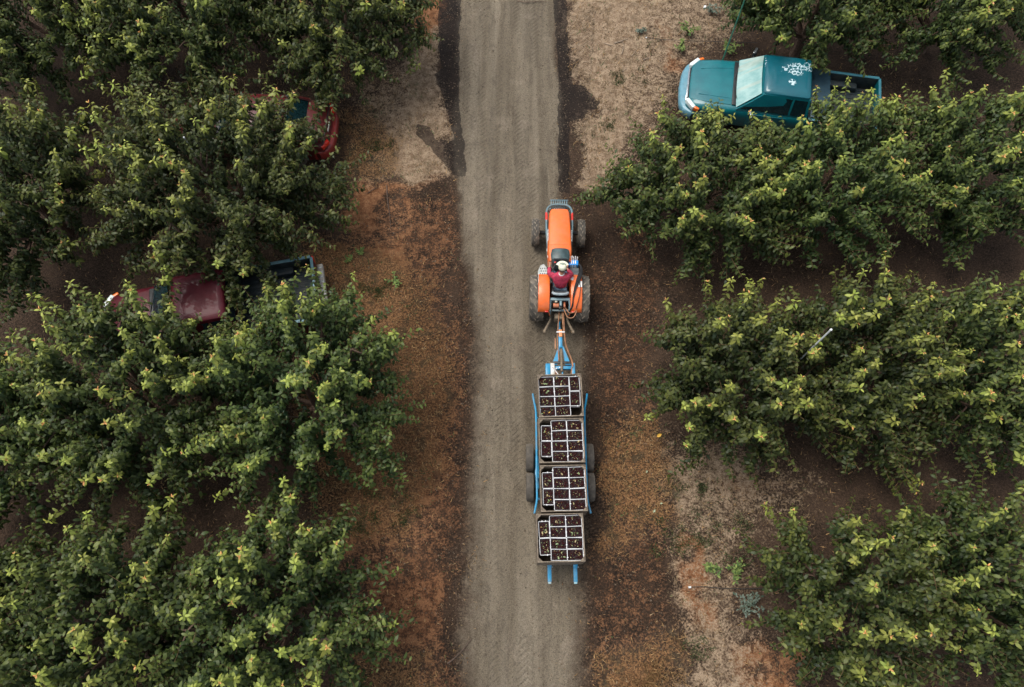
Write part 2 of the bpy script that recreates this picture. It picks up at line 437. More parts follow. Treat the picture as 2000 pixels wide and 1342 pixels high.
ZONES = {
 'damp': [
  (.05, 1.0, [(858, -60), (855, 90), (862, 130), (850, 145), (868, 200), (882, 250), (888, 275), (850, 270), (838, 248), (812, 240), (812, 262), (840, 290), (868, 320), (893, 345), (912, 345), (897, 200), (897, 60), (906, -60)]),
  (.05, 1.0, [(1073, -60), (1083, 40), (1090, 120), (1090, 230), (1090, 375), (1114, 378), (1112, 300), (1113, 235), (1140, 230), (1150, 215), (1165, 213), (1172, 200), (1160, 188), (1148, 175), (1135, 165), (1118, 162), (1112, 120), (1108, 60), (1105, -60)])],
 'moist_dark': [
  (.55, .95, [(898, 345), (850, 352), (815, 372), (805, 480), (800, 600), (815, 800), (830, 950), (860, 1050), (905, 1000), (930, 850), (935, 700), (925, 560), (897, 430)]),
  (.10, .55, [(752, 395), (785, 380), (778, 440), (766, 500), (756, 520)]),
  (.35, 1.0, [(1100, 365), (1180, 385), (1230, 430), (1262, 520), (1258, 640), (1272, 700), (1250, 800), (1200, 850), (1150, 880), (1128, 600)]),
  (.35, .85, [(1150, 1085), (1220, 1070), (1300, 1095), (1325, 1180), (1310, 1250), (1230, 1235), (1160, 1250)]),
  (.45, .85, [(700, 1100), (800, 1075), (900, 1080), (915, 1150), (900, 1290), (850, 1240), (690, 1255)]),
  (.3, .8, [(1145, 850), (1185, 850), (1172, 1090), (1145, 1090)]),
  (.40, .9, [(835, 930), (925, 930), (925, 1050), (912, 1400), (840, 1400), (850, 1150)]),
  (.25, .5, [(1010, 640), (1080, 640), (1070, 760), (1060, 1000), (1020, 1000)])],  # darker strip along the trailer's left side
 'pale': [
  (.6, .62, [(690, 170), (790, 110), (850, 60), (860, 340), (700, 370)]),
  (.45, 1.25, [(855, 40), (862, 190), (885, 270), (840, 250), (890, 345), (800, 362), (750, 320), (765, 200), (800, 120)]),
  (.35, 1.0, [(1110, -40), (1115, 150), (1175, 200), (1115, 240), (1120, 365), (1180, 372), (1215, 300), (1240, 200), (1260, 80), (1320, -40)]),
  (.45, .62, [(1270, 850), (1330, 870), (1450, 900), (1540, 960), (1480, 1000), (1380, 1010), (1330, 1060), (1340, 1150), (1420, 1250), (1500, 1290), (1520, 1400), (1330, 1400), (1310, 1200), (1290, 1000)]),
  (.7, .62, [(1180, -60), (1420, -60), (1430, 60), (1340, 120), (1330, 220), (1240, 300), (1180, 380)]),
  (.8, .50, [(1290, 840), (1480, 890), (1600, 960), (1500, 1060), (1480, 1400), (1360, 1400), (1300, 1100)]),
  (.3, .5, [(930, 1100), (1100, 1150), (1120, 1400), (940, 1400)])],
 'orange': [
  (.6, .36, [(1150, 400), (1270, 420), (1290, 700), (1310, 1000), (1320, 1400), (1150, 1400)]),
  (.6, .46, [(680, 380), (900, 380), (925, 700), (915, 1000), (890, 1400), (680, 1400), (640, 900)]),
  (.3, 1.0, [(800, -40), (858, -40), (855, 80), (820, 110)]),
  (.35, .95, [(690, 365), (780, 370), (860, 352), (888, 348), (760, 390), (770, 450), (720, 480), (680, 440)]),
  (.35, .8, [(785, 395), (815, 385), (815, 500), (795, 510)]),
  (.25, .95, [(1325, 1070), (1360, 1090), (1400, 1200), (1400, 1270), (1335, 1250)]),
  (.3, .95, [(1430, 1290), (1570, 1290), (1570, 1400), (1430, 1400)]),
  (.3, .75, [(1200, 1270), (1290, 1270), (1300, 1400), (1200, 1400)]),
  (.25, .7, [(1285, 20), (1335, 30), (1345, 140), (1300, 140)]),
  (.5, .7, [(640, 960), (760, 950), (800, 1060), (760, 1090), (660, 1090)]),
  (.5, .9, [(640, 480), (800, 480), (860, 700), (860, 1000), (700, 1060), (620, 900)]),
  (.4, .6, [(690, 1100), (900, 1090), (890, 1280), (690, 1280)]),
  (.3, .62, [(1380, 930), (1460, 920), (1520, 960), (1440, 985)]),
  (.3, .6, [(1165, 830), (1280, 830), (1310, 1000), (1250, 1060), (1170, 1060)])],
 'grass': [
  (.5, .85, [(600, 480), (700, 480), (790, 520), (870, 560), (880, 700), (850, 950), (790, 1060), (650, 1060), (600, 950)]),
  (.4, .85, [(690, 1250), (830, 1250), (850, 1400), (670, 1400)]),
  (.35, .7, [(640, 210), (740, 220), (780, 330), (730, 365), (650, 350)]),
  (.4, .85, [(1165, 830), (1270, 820), (1310, 900), (1300, 1060), (1170, 1060)]),
  (.4, .75, [(1165, 1250), (1320, 1250), (1330, 1400), (1165, 1400)])]}
def zone(name, x, y):
    out = np.zeros(x.shape); a, b = (.0, .0) if name == 'damp' else (1.5, .55)
    x, y = (x + a * (fbm(x * .55, y * .55, 201) - .5) + b * (fbm(x * 2.3, y * 2.3, 203) - .5), y + a * (fbm(x * .55, y * .55, 207) - .5) + b * (fbm(x * 2.3, y * 2.3, 209) - .5))
    for soft, k, pl in ZONES[name]:
        s = sdist(W(pl), x, y)
        out = np.maximum(out, k * np.clip(.5 + s / (2 * soft), 0, 1))
    return out
FX0, FX1, FY0, FY1, ST = -13.0, 13.0, -2.2, 20.2, .065
def axis_(a, b, far0, far1):
    return np.concatenate((np.linspace(far0, a, 14)[:-1], np.arange(a, b, ST), np.linspace(b, far1, 14)))
xs, ys = axis_(FX0, FX1, -70, 70), axis_(FY0, FY1, -45, 90)
GX, GY = np.meshgrid(xs, ys); gx, gy = GX.ravel(), GY.ravel()
wob = (fbm(gx * .9, gy * .9, 3) - .5) * .28
zr = np.clip(.5 + (sdist(ROAD, gx + wob * 1.3 + (fbm(gx * 3.5, gy * 3.5, 13) - .5) * .22, gy)) / np.interp(gy, [6, 11], [1.1, .36]), 0, 1)
zm = zone('moist_dark', gx, gy)
zd = zone('damp', gx + (fbm(gx * 5, gy * 5, 9) - .5) * .14, gy + (fbm(gx * 5, gy * 5, 19) - .5) * .14)
zp, zo, zg = (zone(n, gx + wob, gy + wob * .7) for n in ('pale', 'orange', 'grass'))
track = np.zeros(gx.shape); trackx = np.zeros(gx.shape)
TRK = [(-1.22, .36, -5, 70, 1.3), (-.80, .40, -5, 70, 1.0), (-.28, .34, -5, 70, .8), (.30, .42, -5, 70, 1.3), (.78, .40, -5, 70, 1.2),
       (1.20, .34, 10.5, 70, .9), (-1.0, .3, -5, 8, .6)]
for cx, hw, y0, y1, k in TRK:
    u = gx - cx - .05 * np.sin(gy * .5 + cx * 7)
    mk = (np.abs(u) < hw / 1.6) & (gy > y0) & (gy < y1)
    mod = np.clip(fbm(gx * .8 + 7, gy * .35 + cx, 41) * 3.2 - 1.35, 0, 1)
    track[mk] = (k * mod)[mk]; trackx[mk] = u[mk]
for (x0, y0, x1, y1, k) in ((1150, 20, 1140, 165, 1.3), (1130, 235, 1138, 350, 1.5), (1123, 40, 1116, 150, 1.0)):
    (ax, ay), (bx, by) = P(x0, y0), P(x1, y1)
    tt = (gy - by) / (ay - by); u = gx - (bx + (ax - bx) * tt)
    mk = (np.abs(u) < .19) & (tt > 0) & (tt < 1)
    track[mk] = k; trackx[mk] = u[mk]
lane = np.zeros(gx.shape)      # wheel lanes worn smooth and dusty
for cx, hw, k, wv in ((-1.02, .17, .9, .3), (-.55, .10, .5, 1.1), (-.28, .12, .5, 1.9), (.22, .16, .75, 2.6), (.60, .09, .5, 3.3), (.93, .09, .45, 4.2)):
    cc = cx + .10 * np.sin(gy * .33 + wv) + .10 * (fbm(gy * .25, gy * 0 + wv, 77) - .5)
    lane = np.maximum(lane, k * np.exp(-((gx - cc) / hw) ** 2) * np.clip(fbm(gx * .7 + wv, gy * .22, 55) * 2.6 - .7, 0, 1))
inner = (gx > FX0) & (gx < FX1) & (gy > FY0) & (gy < FY1)
gz = (fbm(gx * 1.7, gy * 1.7, 5) - .5) * .05 * (1 - zr) + (fbm(gx * 6, gy * 6, 15) - .5) * .03 * (1 - .7 * zr) - .012 * np.clip(track, 0, 1) - .022 * lane
gz = np.where(inner, gz, 0) - .01
nxn, nyn = len(xs), len(ys)
idx = np.arange(nxn * nyn).reshape(nyn, nxn)
quads = np.stack((idx[:-1, :-1], idx[:-1, 1:], idx[1:, 1:], idx[1:, :-1]), -1).reshape(-1, 4)
isroad = zr[quads].mean(1) > .5
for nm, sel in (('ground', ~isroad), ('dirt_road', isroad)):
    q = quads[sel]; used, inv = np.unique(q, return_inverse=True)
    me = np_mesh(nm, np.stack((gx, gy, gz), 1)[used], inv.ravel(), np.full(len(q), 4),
                 dict(road=zr[used], damp=zd[used], moist_dark=zm[used], pale=zp[used], orange=zo[used], grass=zg[used], track=track[used], lane=lane[used], trackx=trackx[used]), soil)
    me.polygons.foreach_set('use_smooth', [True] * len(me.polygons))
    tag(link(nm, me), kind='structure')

_ZG = dict(damp=zd, moist_dark=zm, pale=zp, orange=zo, grass=zg, road=zr)
def zone_at(name, x, y):
    i = np.clip(np.searchsorted(xs, x), 0, nxn - 1); j = np.clip(np.searchsorted(ys, y), 0, nyn - 1)
    return _ZG[name].reshape(nyn, nxn)[j, i]
# ------------------------------------------------------------------ uncountable ground cover: grass, litter, clods
def scatter_blades(name, m, n, dens, length, width, seed, lean=.6, label=None, cat=None, flat=False):
    rs = np.random.RandomState(seed)
    x = rs.uniform(FX0 + .5, FX1 - .5, n * 4); y = rs.uniform(FY0 + .3, FY1 - .5, n * 4)
    keep = rs.rand(n * 4) < dens(x, y)
    x, y = x[keep][:n], y[keep][:n]; k = len(x)
    a = rs.uniform(0, 2 * math.pi, k); L = length * rs.uniform(.5, 1.3, k); wd = width * rs.uniform(.6, 1.3, k)
    le = np.clip(rs.normal(lean, .25, k), .05, .98)
    dx, dy, dz = np.cos(a) * le, np.sin(a) * le, np.sqrt(1 - le * le)
    z0 = np.full(k, -.012)
    px, py = -np.sin(a) * wd, np.cos(a) * wd
    b = np.stack((x, y, z0), 1); p = np.stack((px, py, np.zeros(k)), 1); d = np.stack((dx, dy, dz), 1) * L[:, None]
    if flat:
        d = np.stack((np.cos(a), np.sin(a), rs.uniform(-.05, .35, k)), 1) * L[:, None]; b[:, 2] = .022
        v = np.stack((b, b + d * .5 + p + [0, 0, .012], b + d, b + d * .5 - p + [0, 0, .012]), 1).reshape(-1, 3)
        lo = np.arange(k * 4); sz = np.full(k, 4); rn = np.repeat(rs.rand(k), 4)
    else:
        v = np.stack((b - p, b + p, b + d), 1).reshape(-1, 3); lo = np.arange(k * 3); sz = np.full(k, 3); rn = np.repeat(rs.rand(k), 3)
    return tag(link(name, np_mesh(name, v, lo, sz, dict(rnd=rn), m)), label, cat, kind='stuff')
roadv = lambda x, y: zone_at('road', x, y)
def patch(x, y, f, s, lo, hi): return np.clip((fbm(x * f, y * f, s) - lo) / (hi - lo), 0, 1)
scatter_blades('dry_grass', drygrass, 90000, lambda x, y: (1 - roadv(x, y)) * np.clip(zone_at('grass', x, y) + .10, 0, 1) * (1 - .55 * zone_at('moist_dark', x, y)) * (.15 + .85 * patch(x, y, 2.2, 61, .38, .6) * patch(x, y, 9.0, 62, .38, .62)) * (1 - .95 * zone_at('damp', x, y)),
               .125, .010, 1, .62, 'golden brown dry grass covering the verges beside the dirt road', 'grass')
scatter_blades('straw_grass', palegrass, 50000, lambda x, y: (1 - roadv(x, y)) * np.clip(zone_at('pale', x, y) * .9 + .06, 0, 1) * patch(x, y, 1.8, 71, .36, .58) * patch(x, y, 9.0, 72, .35, .6) * (1 - zone_at('damp', x, y) * .9),
               .10, .009, 2, .7, 'pale straw-coloured grass thinly scattered over the sandy verges', 'grass')
scatter_blades('green_grass', greengrass, 36000, lambda x, y: (1 - roadv(x, y)) * np.clip(zone_at('grass', x, y) * .9 + zone_at('pale', x, y) * .5 + .05, 0, 1) * patch(x, y, 1.5, 81, .53, .66) * patch(x, y, 8.0, 82, .4, .6) * (1 - zone_at('damp', x, y) * .6),
               .12, .011, 3, .55, 'dark green grass in small patches along the verges', 'grass')
scatter_blades('leaf_litter', litterm, 1800, lambda x, y: (1 - .93 * roadv(x, y)) * (1 - .9 * zone_at('damp', x, y)) * (1 - .6 * zone_at('moist_dark', x, y)) * (.15 + .85 * patch(x, y, .8, 91, .4, .65)),
               .055, .011, 4, .5, 'small tan fallen leaves scattered over the orchard soil', 'leaf litter', flat=True)
def scatter_clods(n, seed):
    rs = np.random.RandomState(seed)
    x = rs.uniform(-7, 7, n * 3); y = rs.uniform(FY0 + .3, FY1 - .5, n * 3)
    rv = roadv(x, y); keep = rs.rand(n * 3) < (.25 + .5 * np.exp(-(np.abs(sdist(ROAD, x, y)) / .35) ** 2) + .2 * zone_at('damp', x, y)) * (1 - .5 * (rv > .98))
    x, y = x[keep][:n], y[keep][:n]; k = len(x); s = .008 + .022 * rs.rand(k) ** 3
    o = np.array([[1, 0, 0], [-.5, .87, 0], [-.5, -.87, 0], [0, 0, 1.1]])
    a = rs.uniform(0, 6.28, k); ca, sa = np.cos(a), np.sin(a)
    q = o[None] * s[:, None, None] * rs.uniform(.6, 1.3, (k, 4, 1))
    v = np.stack((q[..., 0] * ca[:, None] - q[..., 1] * sa[:, None] + x[:, None], q[..., 0] * sa[:, None] + q[..., 1] * ca[:, None] + y[:, None], q[..., 2] - .008), -1).reshape(-1, 3)
    f = np.array([[0, 1, 3], [1, 2, 3], [2, 0, 3]]); lo = (f[None] + np.arange(k)[:, None, None] * 4).ravel()
    me = np_mesh('soil_clods', v, lo, np.full(k * 3, 3), dict(rnd=np.repeat(rs.rand(k), 4)), pebblem)
    tag(link('soil_clods', me), 'loose soil clods and pebbles strewn over the road edges', 'pebbles', kind='stuff')
scatter_clods(26000, 5)
# ------------------------------------------------------------------ cherry trees: trunk, limbs, branchlets, foliage and the bright young shoot tips
LEAF = np.array([(0, 0, 0), (.30, .5, .05), (.70, .44, .01), (1, 0, -.16), (.70, -.44, .01), (.30, -.5, .05)])
LEAF_LOOPS = np.array([0, 5, 1, 1, 5, 4, 2, 2, 4, 3]); LEAF_SIZES = np.array([3, 4, 3])
def leaf_block(base, ax, nm, L, wd):
    """many leaves at once; base, axis, normal (k,3), length and width (k,)"""
    ax = ax / np.linalg.norm(ax, axis=1, keepdims=True)
    nm = nm - ax * (nm * ax).sum(1, keepdims=True); nm /= np.linalg.norm(nm, axis=1, keepdims=True) + 1e-9
    sd_ = np.cross(nm, ax)
    t = LEAF
    return (base[:, None] + t[None, :, 0:1] * (L[:, None, None] * ax[:, None]) + t[None, :, 1:2] * (wd[:, None, None] * sd_[:, None])
            + t[None, :, 2:3] * (L[:, None, None] * nm[:, None])).reshape(-1, 3)
def leaf_mesh(name, blocks, m):
    co = np.concatenate([b[0] for b in blocks]); k = len(co) // 6
    lo = (LEAF_LOOPS[None] + np.arange(k)[:, None] * 6).ravel(); sz = np.tile(LEAF_SIZES, k)
    return np_mesh(name, co, lo, sz, dict(young=np.repeat(np.concatenate([b[1] for b in blocks]), 6), rnd=np.repeat(np.concatenate([b[2] for b in blocks]), 6)), m)
def tip_mesh(seed):
    rs = np.random.RandomState(seed); k = 10
    i = np.arange(k); a = i * 2.4 + rs.uniform(-.3, .3, k)
    el = np.radians(np.linspace(-68, 25, k) + rs.uniform(-14, 14, k))
    L = np.linspace(.215, .10, k) * rs.uniform(.85, 1.15, k)
    ax = np.stack((np.cos(a) * np.cos(el), np.sin(a) * np.cos(el), np.sin(el)), 1)
    nm = np.stack((np.cos(a) * .7, np.sin(a) * .7, np.full(k, 1.0)), 1) + rs.normal(0, .15, (k, 3))
    base = np.stack((np.zeros(k), np.zeros(k), np.linspace(-.20, .0, k)), 1) + ax * .015
    co = leaf_block(base, ax, nm, L, L * .40)
    me = leaf_mesh('shoot_tip', [(co, np.clip(np.linspace(.42, 1.0, k) + rs.uniform(-.12, .1, k), 0, 1), rs.rand(k))], leafm)
    return me
def bud_mesh(seed):
    rs = np.random.RandomState(seed + 50); k = 3
    a = np.arange(k) * 2.1 + rs.rand(); el = np.radians(rs.uniform(35, 70, k)); L = rs.uniform(.055, .085, k)
    ax = np.stack((np.cos(a) * np.cos(el), np.sin(a) * np.cos(el), np.sin(el)), 1)
    nm = np.tile([0, 0, 1.0], (k, 1)) + rs.normal(0, .3, (k, 3))
    return leaf_mesh('bud', [(leaf_block(np.zeros((k, 3)), ax, nm, L, L * .42), np.ones(k), rs.rand(k))], budm)
TIPS = [tip_mesh(i) for i in range(7)]; BUDS = [bud_mesh(i) for i in range(4)]
def tubes_np(paths, n=4):
    co, lo, off = [], [], 0
    for pts, r0, r1 in paths:
        pts = np.asarray(pts); k = len(pts)
        d = np.gradient(pts, axis=0); d /= np.linalg.norm(d, axis=1, keepdims=True) + 1e-9
        ref = np.where(np.abs(d[:, 2:3]) < .9, [[0, 0, 1.0]], [[1.0, 0, 0]])
        a = np.cross(d, ref); a /= np.linalg.norm(a, axis=1, keepdims=True); b = np.cross(d, a)
        rr = np.linspace(r0, r1, k)[:, None, None]; th = np.arange(n) * 2 * math.pi / n
        co.append((pts[:, None] + rr * (np.cos(th)[None, :, None] * a[:, None] + np.sin(th)[None, :, None] * b[:, None])).reshape(-1, 3))
        ii = np.arange(k * n).reshape(k, n); jj = np.roll(ii, -1, 1)
        lo.append(np.stack((ii[:-1], jj[:-1], jj[1:], ii[1:]), -1).reshape(-1, 4) + off); off += k * n
    return np.concatenate(co), np.concatenate(lo)
def bez(a, b, c, n=6):
    t = np.linspace(0, 1, n)[:, None]
    return (1 - t) ** 2 * a + 2 * t * (1 - t) * b + t * t * c
NLEAF = 0
def make_tree(px, py, hw, hh, top, seed, label, tips=1.0, spire=None):
    global NLEAF
    rs = np.random.RandomState(seed); HM = 2.1
    x, y = P(px, py, HM); z = y * _s + (CAM_H - HM) * _c; ppm = FOCAL / z
    rz = (top - .4) / 2
    def unfold(half, q):
        s2 = q * q / (q * q + (CAM_H - HM) ** 2)
        return math.sqrt(max((half / ppm) ** 2 - rz * rz * s2, .5)) / math.sqrt(1 - s2)
    rx, ry = unfold(hw, x) * 1.05, unfold(hh, y) * 1.055
    root = empty('cherry_tree', (x, y, 0), 0, label, 'tree', 'cherry trees planted in rows')
    Z0 = 1.45
    # trunk and scaffold limbs
    tb = MB(); tb.tube([(0, 0, -.08), (.01, 0, .06), (.02, .01, .4), (0, .02, .85)], [.19, .14, .12, .13], 9); tb.build('trunk', bark, root)
    limbs = []
    nl = 7; a0 = rs.rand() * 6.28
    for k in range(nl):
        a = a0 + k * 6.283 / nl + rs.uniform(-.25, .25)
        e = np.array([math.cos(a) * rx * .55, math.sin(a) * ry * .55, top * rs.uniform(.52, .72)])
        pts = bez(np.array([0, 0, .78]), np.array([e[0] * .55, e[1] * .55, 1.15]), e, 8); limbs.append((a, pts))
        lb = MB(); lb.tube(pts, list(np.linspace(.075, .03, 8)), 6); lb.build('limb', bark, root)
    lead = bez(np.array([0, 0, .8]), np.array([.1, .1, top * .5]), np.array([0, 0, top * .74]), 8); limbs.append((None, lead))
    lb = MB(); lb.tube(lead, list(np.linspace(.075, .03, 8)), 6); lb.build('limb', bark, root)
    # branches reach an uneven envelope
    nb = int(30 + 10.5 * rx * ry)
    paths, shoots = [], []
    ph = rs.uniform(0, 6.28, 3)
    for i in range(nb):
        zc = -.22 + 1.20 * ((i + .5) / nb) ** .9; zc = min(zc, .985)
        a = i * 2.39996 + rs.uniform(-.35, .35)
        q = math.sqrt(1 - zc * zc)
        lump = 1 + .075 * math.sin(3 * a + ph[0]) + .05 * math.sin(5 * a + ph[1]) + .045 * math.sin(2 * a + ph[2] + 4 * zc)
        rr = (rs.uniform(.80, 1.0) if i % 4 else rs.uniform(.45, .78)) * lump
        zz = Z0 + ((top - .35 - Z0) * zc if zc > 0 else 1.5 * zc) * min(1.0, rr * 1.12)
        e = np.array([rx * q * math.cos(a) * rr, ry * q * math.sin(a) * rr, max(.5, zz)])
        best = min(range(nl), key=lambda k: abs((limbs[k][0] - a + math.pi) % 6.283 - math.pi)) if q > .35 else nl
        lp = limbs[best][1]; s = lp[rs.randint(2, 8)]
        mid = s * .5 + e * .5 + np.array([0, 0, -.05 + .22 * rs.rand()]) + rs.normal(0, .10, 3)
        br = bez(s, mid, e, 7); paths.append((br, .024, .008))
        ed = br[-1] - br[-3]; ed /= np.linalg.norm(ed)
        ln = np.linalg.norm(e - s)
        ns = int(11 + 10.0 * ln)
        for j in range(ns):
            t = 1.0 if j == 0 else rs.uniform(.30, 1.0)
            f = t * 6; i0 = min(int(f), 5); p = br[i0] + (br[i0 + 1] - br[i0]) * (f - i0)
            out = p - np.array([0, 0, 1.0]); out /= np.linalg.norm(out) + 1e-6
            d = (.9 if j == 0 else .35) * ed + .35 * out + np.array([0, 0, rs.uniform(.15, .95)]) + rs.normal(0, .42 if j else .15, 3)
            d /= np.linalg.norm(d)
            shoots.append((p, d, rs.uniform(.45, .85) if j == 0 else rs.uniform(.22, .55)))
    for a, lp in limbs:      # water shoots standing up from the limbs fill the middle of the crown
        for j in range(11):
            p = lp[rs.randint(2, 8)] + rs.normal(0, .12, 3); d = np.array([rs.normal(0, .45), rs.normal(0, .45), 1.0]); d /= np.linalg.norm(d)
            shoots.append((p, d, rs.uniform(.4, .85)))
    if spire:
        sx, sy = P(spire[0], spire[1], spire[2]); shoots.append((np.array([sx - x, sy - y, spire[2] - 1.3]), np.array([.0, .02, 1.0]), 1.35))
    k = len(shoots)
    p0 = np.array([s[0] for s in shoots]); dr = np.array([s[1] for s in shoots]); ln = np.array([s[2] for s in shoots])
    tip = p0 + dr * ln[:, None]; tip[:, 2] -= .03 * ln
    # exposed, well spaced tips carry the bright young rosettes
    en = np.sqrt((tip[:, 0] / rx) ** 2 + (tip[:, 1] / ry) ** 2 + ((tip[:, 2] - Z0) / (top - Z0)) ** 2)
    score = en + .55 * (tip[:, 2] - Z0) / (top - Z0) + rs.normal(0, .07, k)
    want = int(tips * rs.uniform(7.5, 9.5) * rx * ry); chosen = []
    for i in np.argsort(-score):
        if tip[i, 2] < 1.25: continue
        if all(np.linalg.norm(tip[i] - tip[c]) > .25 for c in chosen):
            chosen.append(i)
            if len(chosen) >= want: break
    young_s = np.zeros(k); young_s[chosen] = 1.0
    # leaves along every shoot, drooping
    nlv = np.maximum(5, (ln / .043).astype(int)); si = np.repeat(np.arange(k), nlv)
    jn = np.concatenate([np.arange(n) for n in nlv]); tt = (jn + .6) / nlv[si]
    m = len(si); NLEAF += m
    base = p0[si] + dr[si] * (ln[si] * tt)[:, None]
    D = dr[si]; ref = np.where(np.abs(D[:, 2:3]) < .95, [[0, 0, 1.0]], [[1.0, 0, 0]])
    A = np.cross(D, ref); A /= np.linalg.norm(A, axis=1, keepdims=True); B = np.cross(D, A)
    ang = jn * 2.4 + rs.rand(k)[si] * 6.28
    rad = np.cos(ang)[:, None] * A + np.sin(ang)[:, None] * B
    ax = rad * .8 + D * .25 + np.stack((np.zeros(m), np.zeros(m), rs.uniform(-1.15, -.25, m)), 1) + rs.normal(0, .12, (m, 3))
    nm = np.array([0, 0, 1.0]) + .5 * rad + .25 * D + rs.normal(0, .25, (m, 3))
    L = rs.uniform(.105, .175, m) * (1 - .30 * (tt > .85)); wd = L * rs.uniform(.36, .46, m)
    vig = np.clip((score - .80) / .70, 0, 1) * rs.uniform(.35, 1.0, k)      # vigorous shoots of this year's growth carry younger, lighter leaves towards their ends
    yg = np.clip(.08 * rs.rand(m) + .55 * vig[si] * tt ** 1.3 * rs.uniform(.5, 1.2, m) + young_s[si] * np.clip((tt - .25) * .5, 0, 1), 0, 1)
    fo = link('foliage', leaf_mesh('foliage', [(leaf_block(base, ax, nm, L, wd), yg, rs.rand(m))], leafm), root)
    fo['kind'] = 'stuff'
    tw = [(np.stack((p0[i], p0[i] + dr[i] * ln[i] * .97)), .007, .004) for i in range(k)]
    co, lo = tubes_np(paths, 5); co2, lo2 = tubes_np(tw, 3)
    b1 = link('branches', np_mesh('branches', co, lo.ravel(), np.full(len(lo), 4), {}, bark), root); b1['kind'] = 'stuff'
    b2 = link('twigs', np_mesh('twigs', co2, lo2.ravel(), np.full(len(lo2), 4), {}, twigm), root); b2['kind'] = 'stuff'
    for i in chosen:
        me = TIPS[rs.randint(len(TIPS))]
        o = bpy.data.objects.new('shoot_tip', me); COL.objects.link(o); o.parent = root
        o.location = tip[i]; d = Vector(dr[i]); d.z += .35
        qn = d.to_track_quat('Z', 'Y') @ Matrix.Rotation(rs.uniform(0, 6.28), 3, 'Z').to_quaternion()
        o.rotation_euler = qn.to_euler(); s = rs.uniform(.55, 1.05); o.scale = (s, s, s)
        if rs.rand() < (.35 if x < 0 else .65):
            u = bpy.data.objects.new('bud', BUDS[rs.randint(4)]); COL.objects.link(u); u.parent = o; u.location = (0, 0, .015)
    return root
T = [  # photo centre, half width, half height of the crown, tree height
 (655, 5, 178, 165, 4.3, 'tree nearest the road in the topmost left row'),
 (345, 10, 190, 165, 4.3, 'second tree from the road in the topmost left row'),
 (60, 10, 180, 165, 4.2, 'tree in the upper left corner of the picture'),
 (415, 360, 235, 206, 4.4, 'large wide tree standing between the red sedan and the maroon pickup'),
 (45, 375, 125, 205, 4.1, 'tree at the left edge, beside the large tree between the red vehicles'),
 (590, 760, 205, 210, 4.4, 'tree nearest the road just below the maroon pickup tailgate'),
 (255, 772, 225, 212, 4.3, 'tree below the maroon pickup hood, second from the road in its row'),
 (-30, 840, 170, 170, 4.1, 'tree cut by the left edge, level with the cherry trailer'),
 (530, 1205, 222, 212, 4.3, 'tree nearest the road in the bottom left row'),
 (205, 1215, 215, 205, 4.3, 'second tree from the road in the bottom left row'),
 (-90, 1210, 170, 200, 4.1, 'tree cut by the left edge in the bottom row'),
 (1600, 5, 165, 120, 3.9, 'tree above the teal pickup cab in the topmost right row'),
 (1870, -5, 165, 135, 4.0, 'tree in the upper right corner of the picture'),
 (1378, 366, 192, 152, 4.0, 'tree beside the tractor hood, nearest the road below the teal pickup hood'),
 (1625, 356, 180, 152, 4.3, 'tree overlapping the side of the teal pickup bed'),
 (1895, 325, 165, 158, 4.1, 'tree at the right edge, right of the teal pickup tailgate'),
 (1445, 745, 185, 165, 4.1, 'tree nearest the road right of the trailer drawbar'),
 (1685, 712, 170, 184, 4.3, 'tree with a white pole standing in its crown'),
 (1915, 722, 165, 186, 4.2, 'tree at the right edge, right of the tree with the white pole'),
 (1672, 1188, 172, 182, 4.2, 'tree nearest the road in the bottom right row, with a tall pale sprout'),
 (1925, 1140, 165, 192, 4.2, 'tree in the lower right corner, beside the tree with the tall sprout')]
for i, (px, py, hw, hh, top, lb) in enumerate(T):
    make_tree(px, py, hw, hh, top, 100 + i, 'green cherry ' + lb, spire=(1676, 1020, 4.4) if i == 19 else None)
print('leaves', NLEAF)

# ------------------------------------------------------------------ vehicles: shared pieces
def wheel(parent, c, r, wd, lugs=0, tm=None, rm=None, axis='X', rim_r=.55, name='wheel'):
    """wheel with its axle along axis; thing > wheel > rim, lugs"""
    h = wd / 2
    rt = r * (.955 if lugs else 1.0)
    prof = [(-h * .80, r * rim_r), (-h * .98, r * .72), (-h, r * .86), (-h * .90, rt * .965), (-h * .55, rt), (0, rt * 1.005), (h * .55, rt), (h * .90, rt * .965), (h, r * .86), (h * .98, r * .72), (h * .80, r * rim_r)]
    b = MB(); b.lathe(prof, 36, axis)
    o = b.build(name, tm or tyre, parent, loc=c)
    g = MB()
    g.lathe([(-h * .78, r * rim_r * 1.01), (-h * .55, r * rim_r * .9), (-h * .25, r * rim_r * .45), (-h * .35, .03), (h * .35, .03), (h * .25, r * rim_r * .45), (h * .55, r * rim_r * .9), (h * .78, r * rim_r * 1.01)], 20, axis)
    g.build('rim', rm or rimc, o)
    if lugs:
        for s in (-1, 1):
            for k in range(lugs):
                a = 2 * math.pi * (k + (.5 if s > 0 else 0)) / lugs; da = 2 * math.pi / lugs * 1.05
                q = []
                for (u, aa, rr) in ((.03 * wd, a + da, rt * .99), (h * .96, a, rt * .93)):
                    for (dd, kk) in ((-.028, 1.0), (.028, 1.0), (.020, 1.06), (-.020, 1.06)):
                        an = aa + dd / r * 1.1
                        q.append((s * u, math.cos(an) * rr * kk, math.sin(an) * rr * kk))
                lg = MB(); lg.loft([q[:4], q[4:]])
                lg.build('tread_lug', lugm, o)
    return o

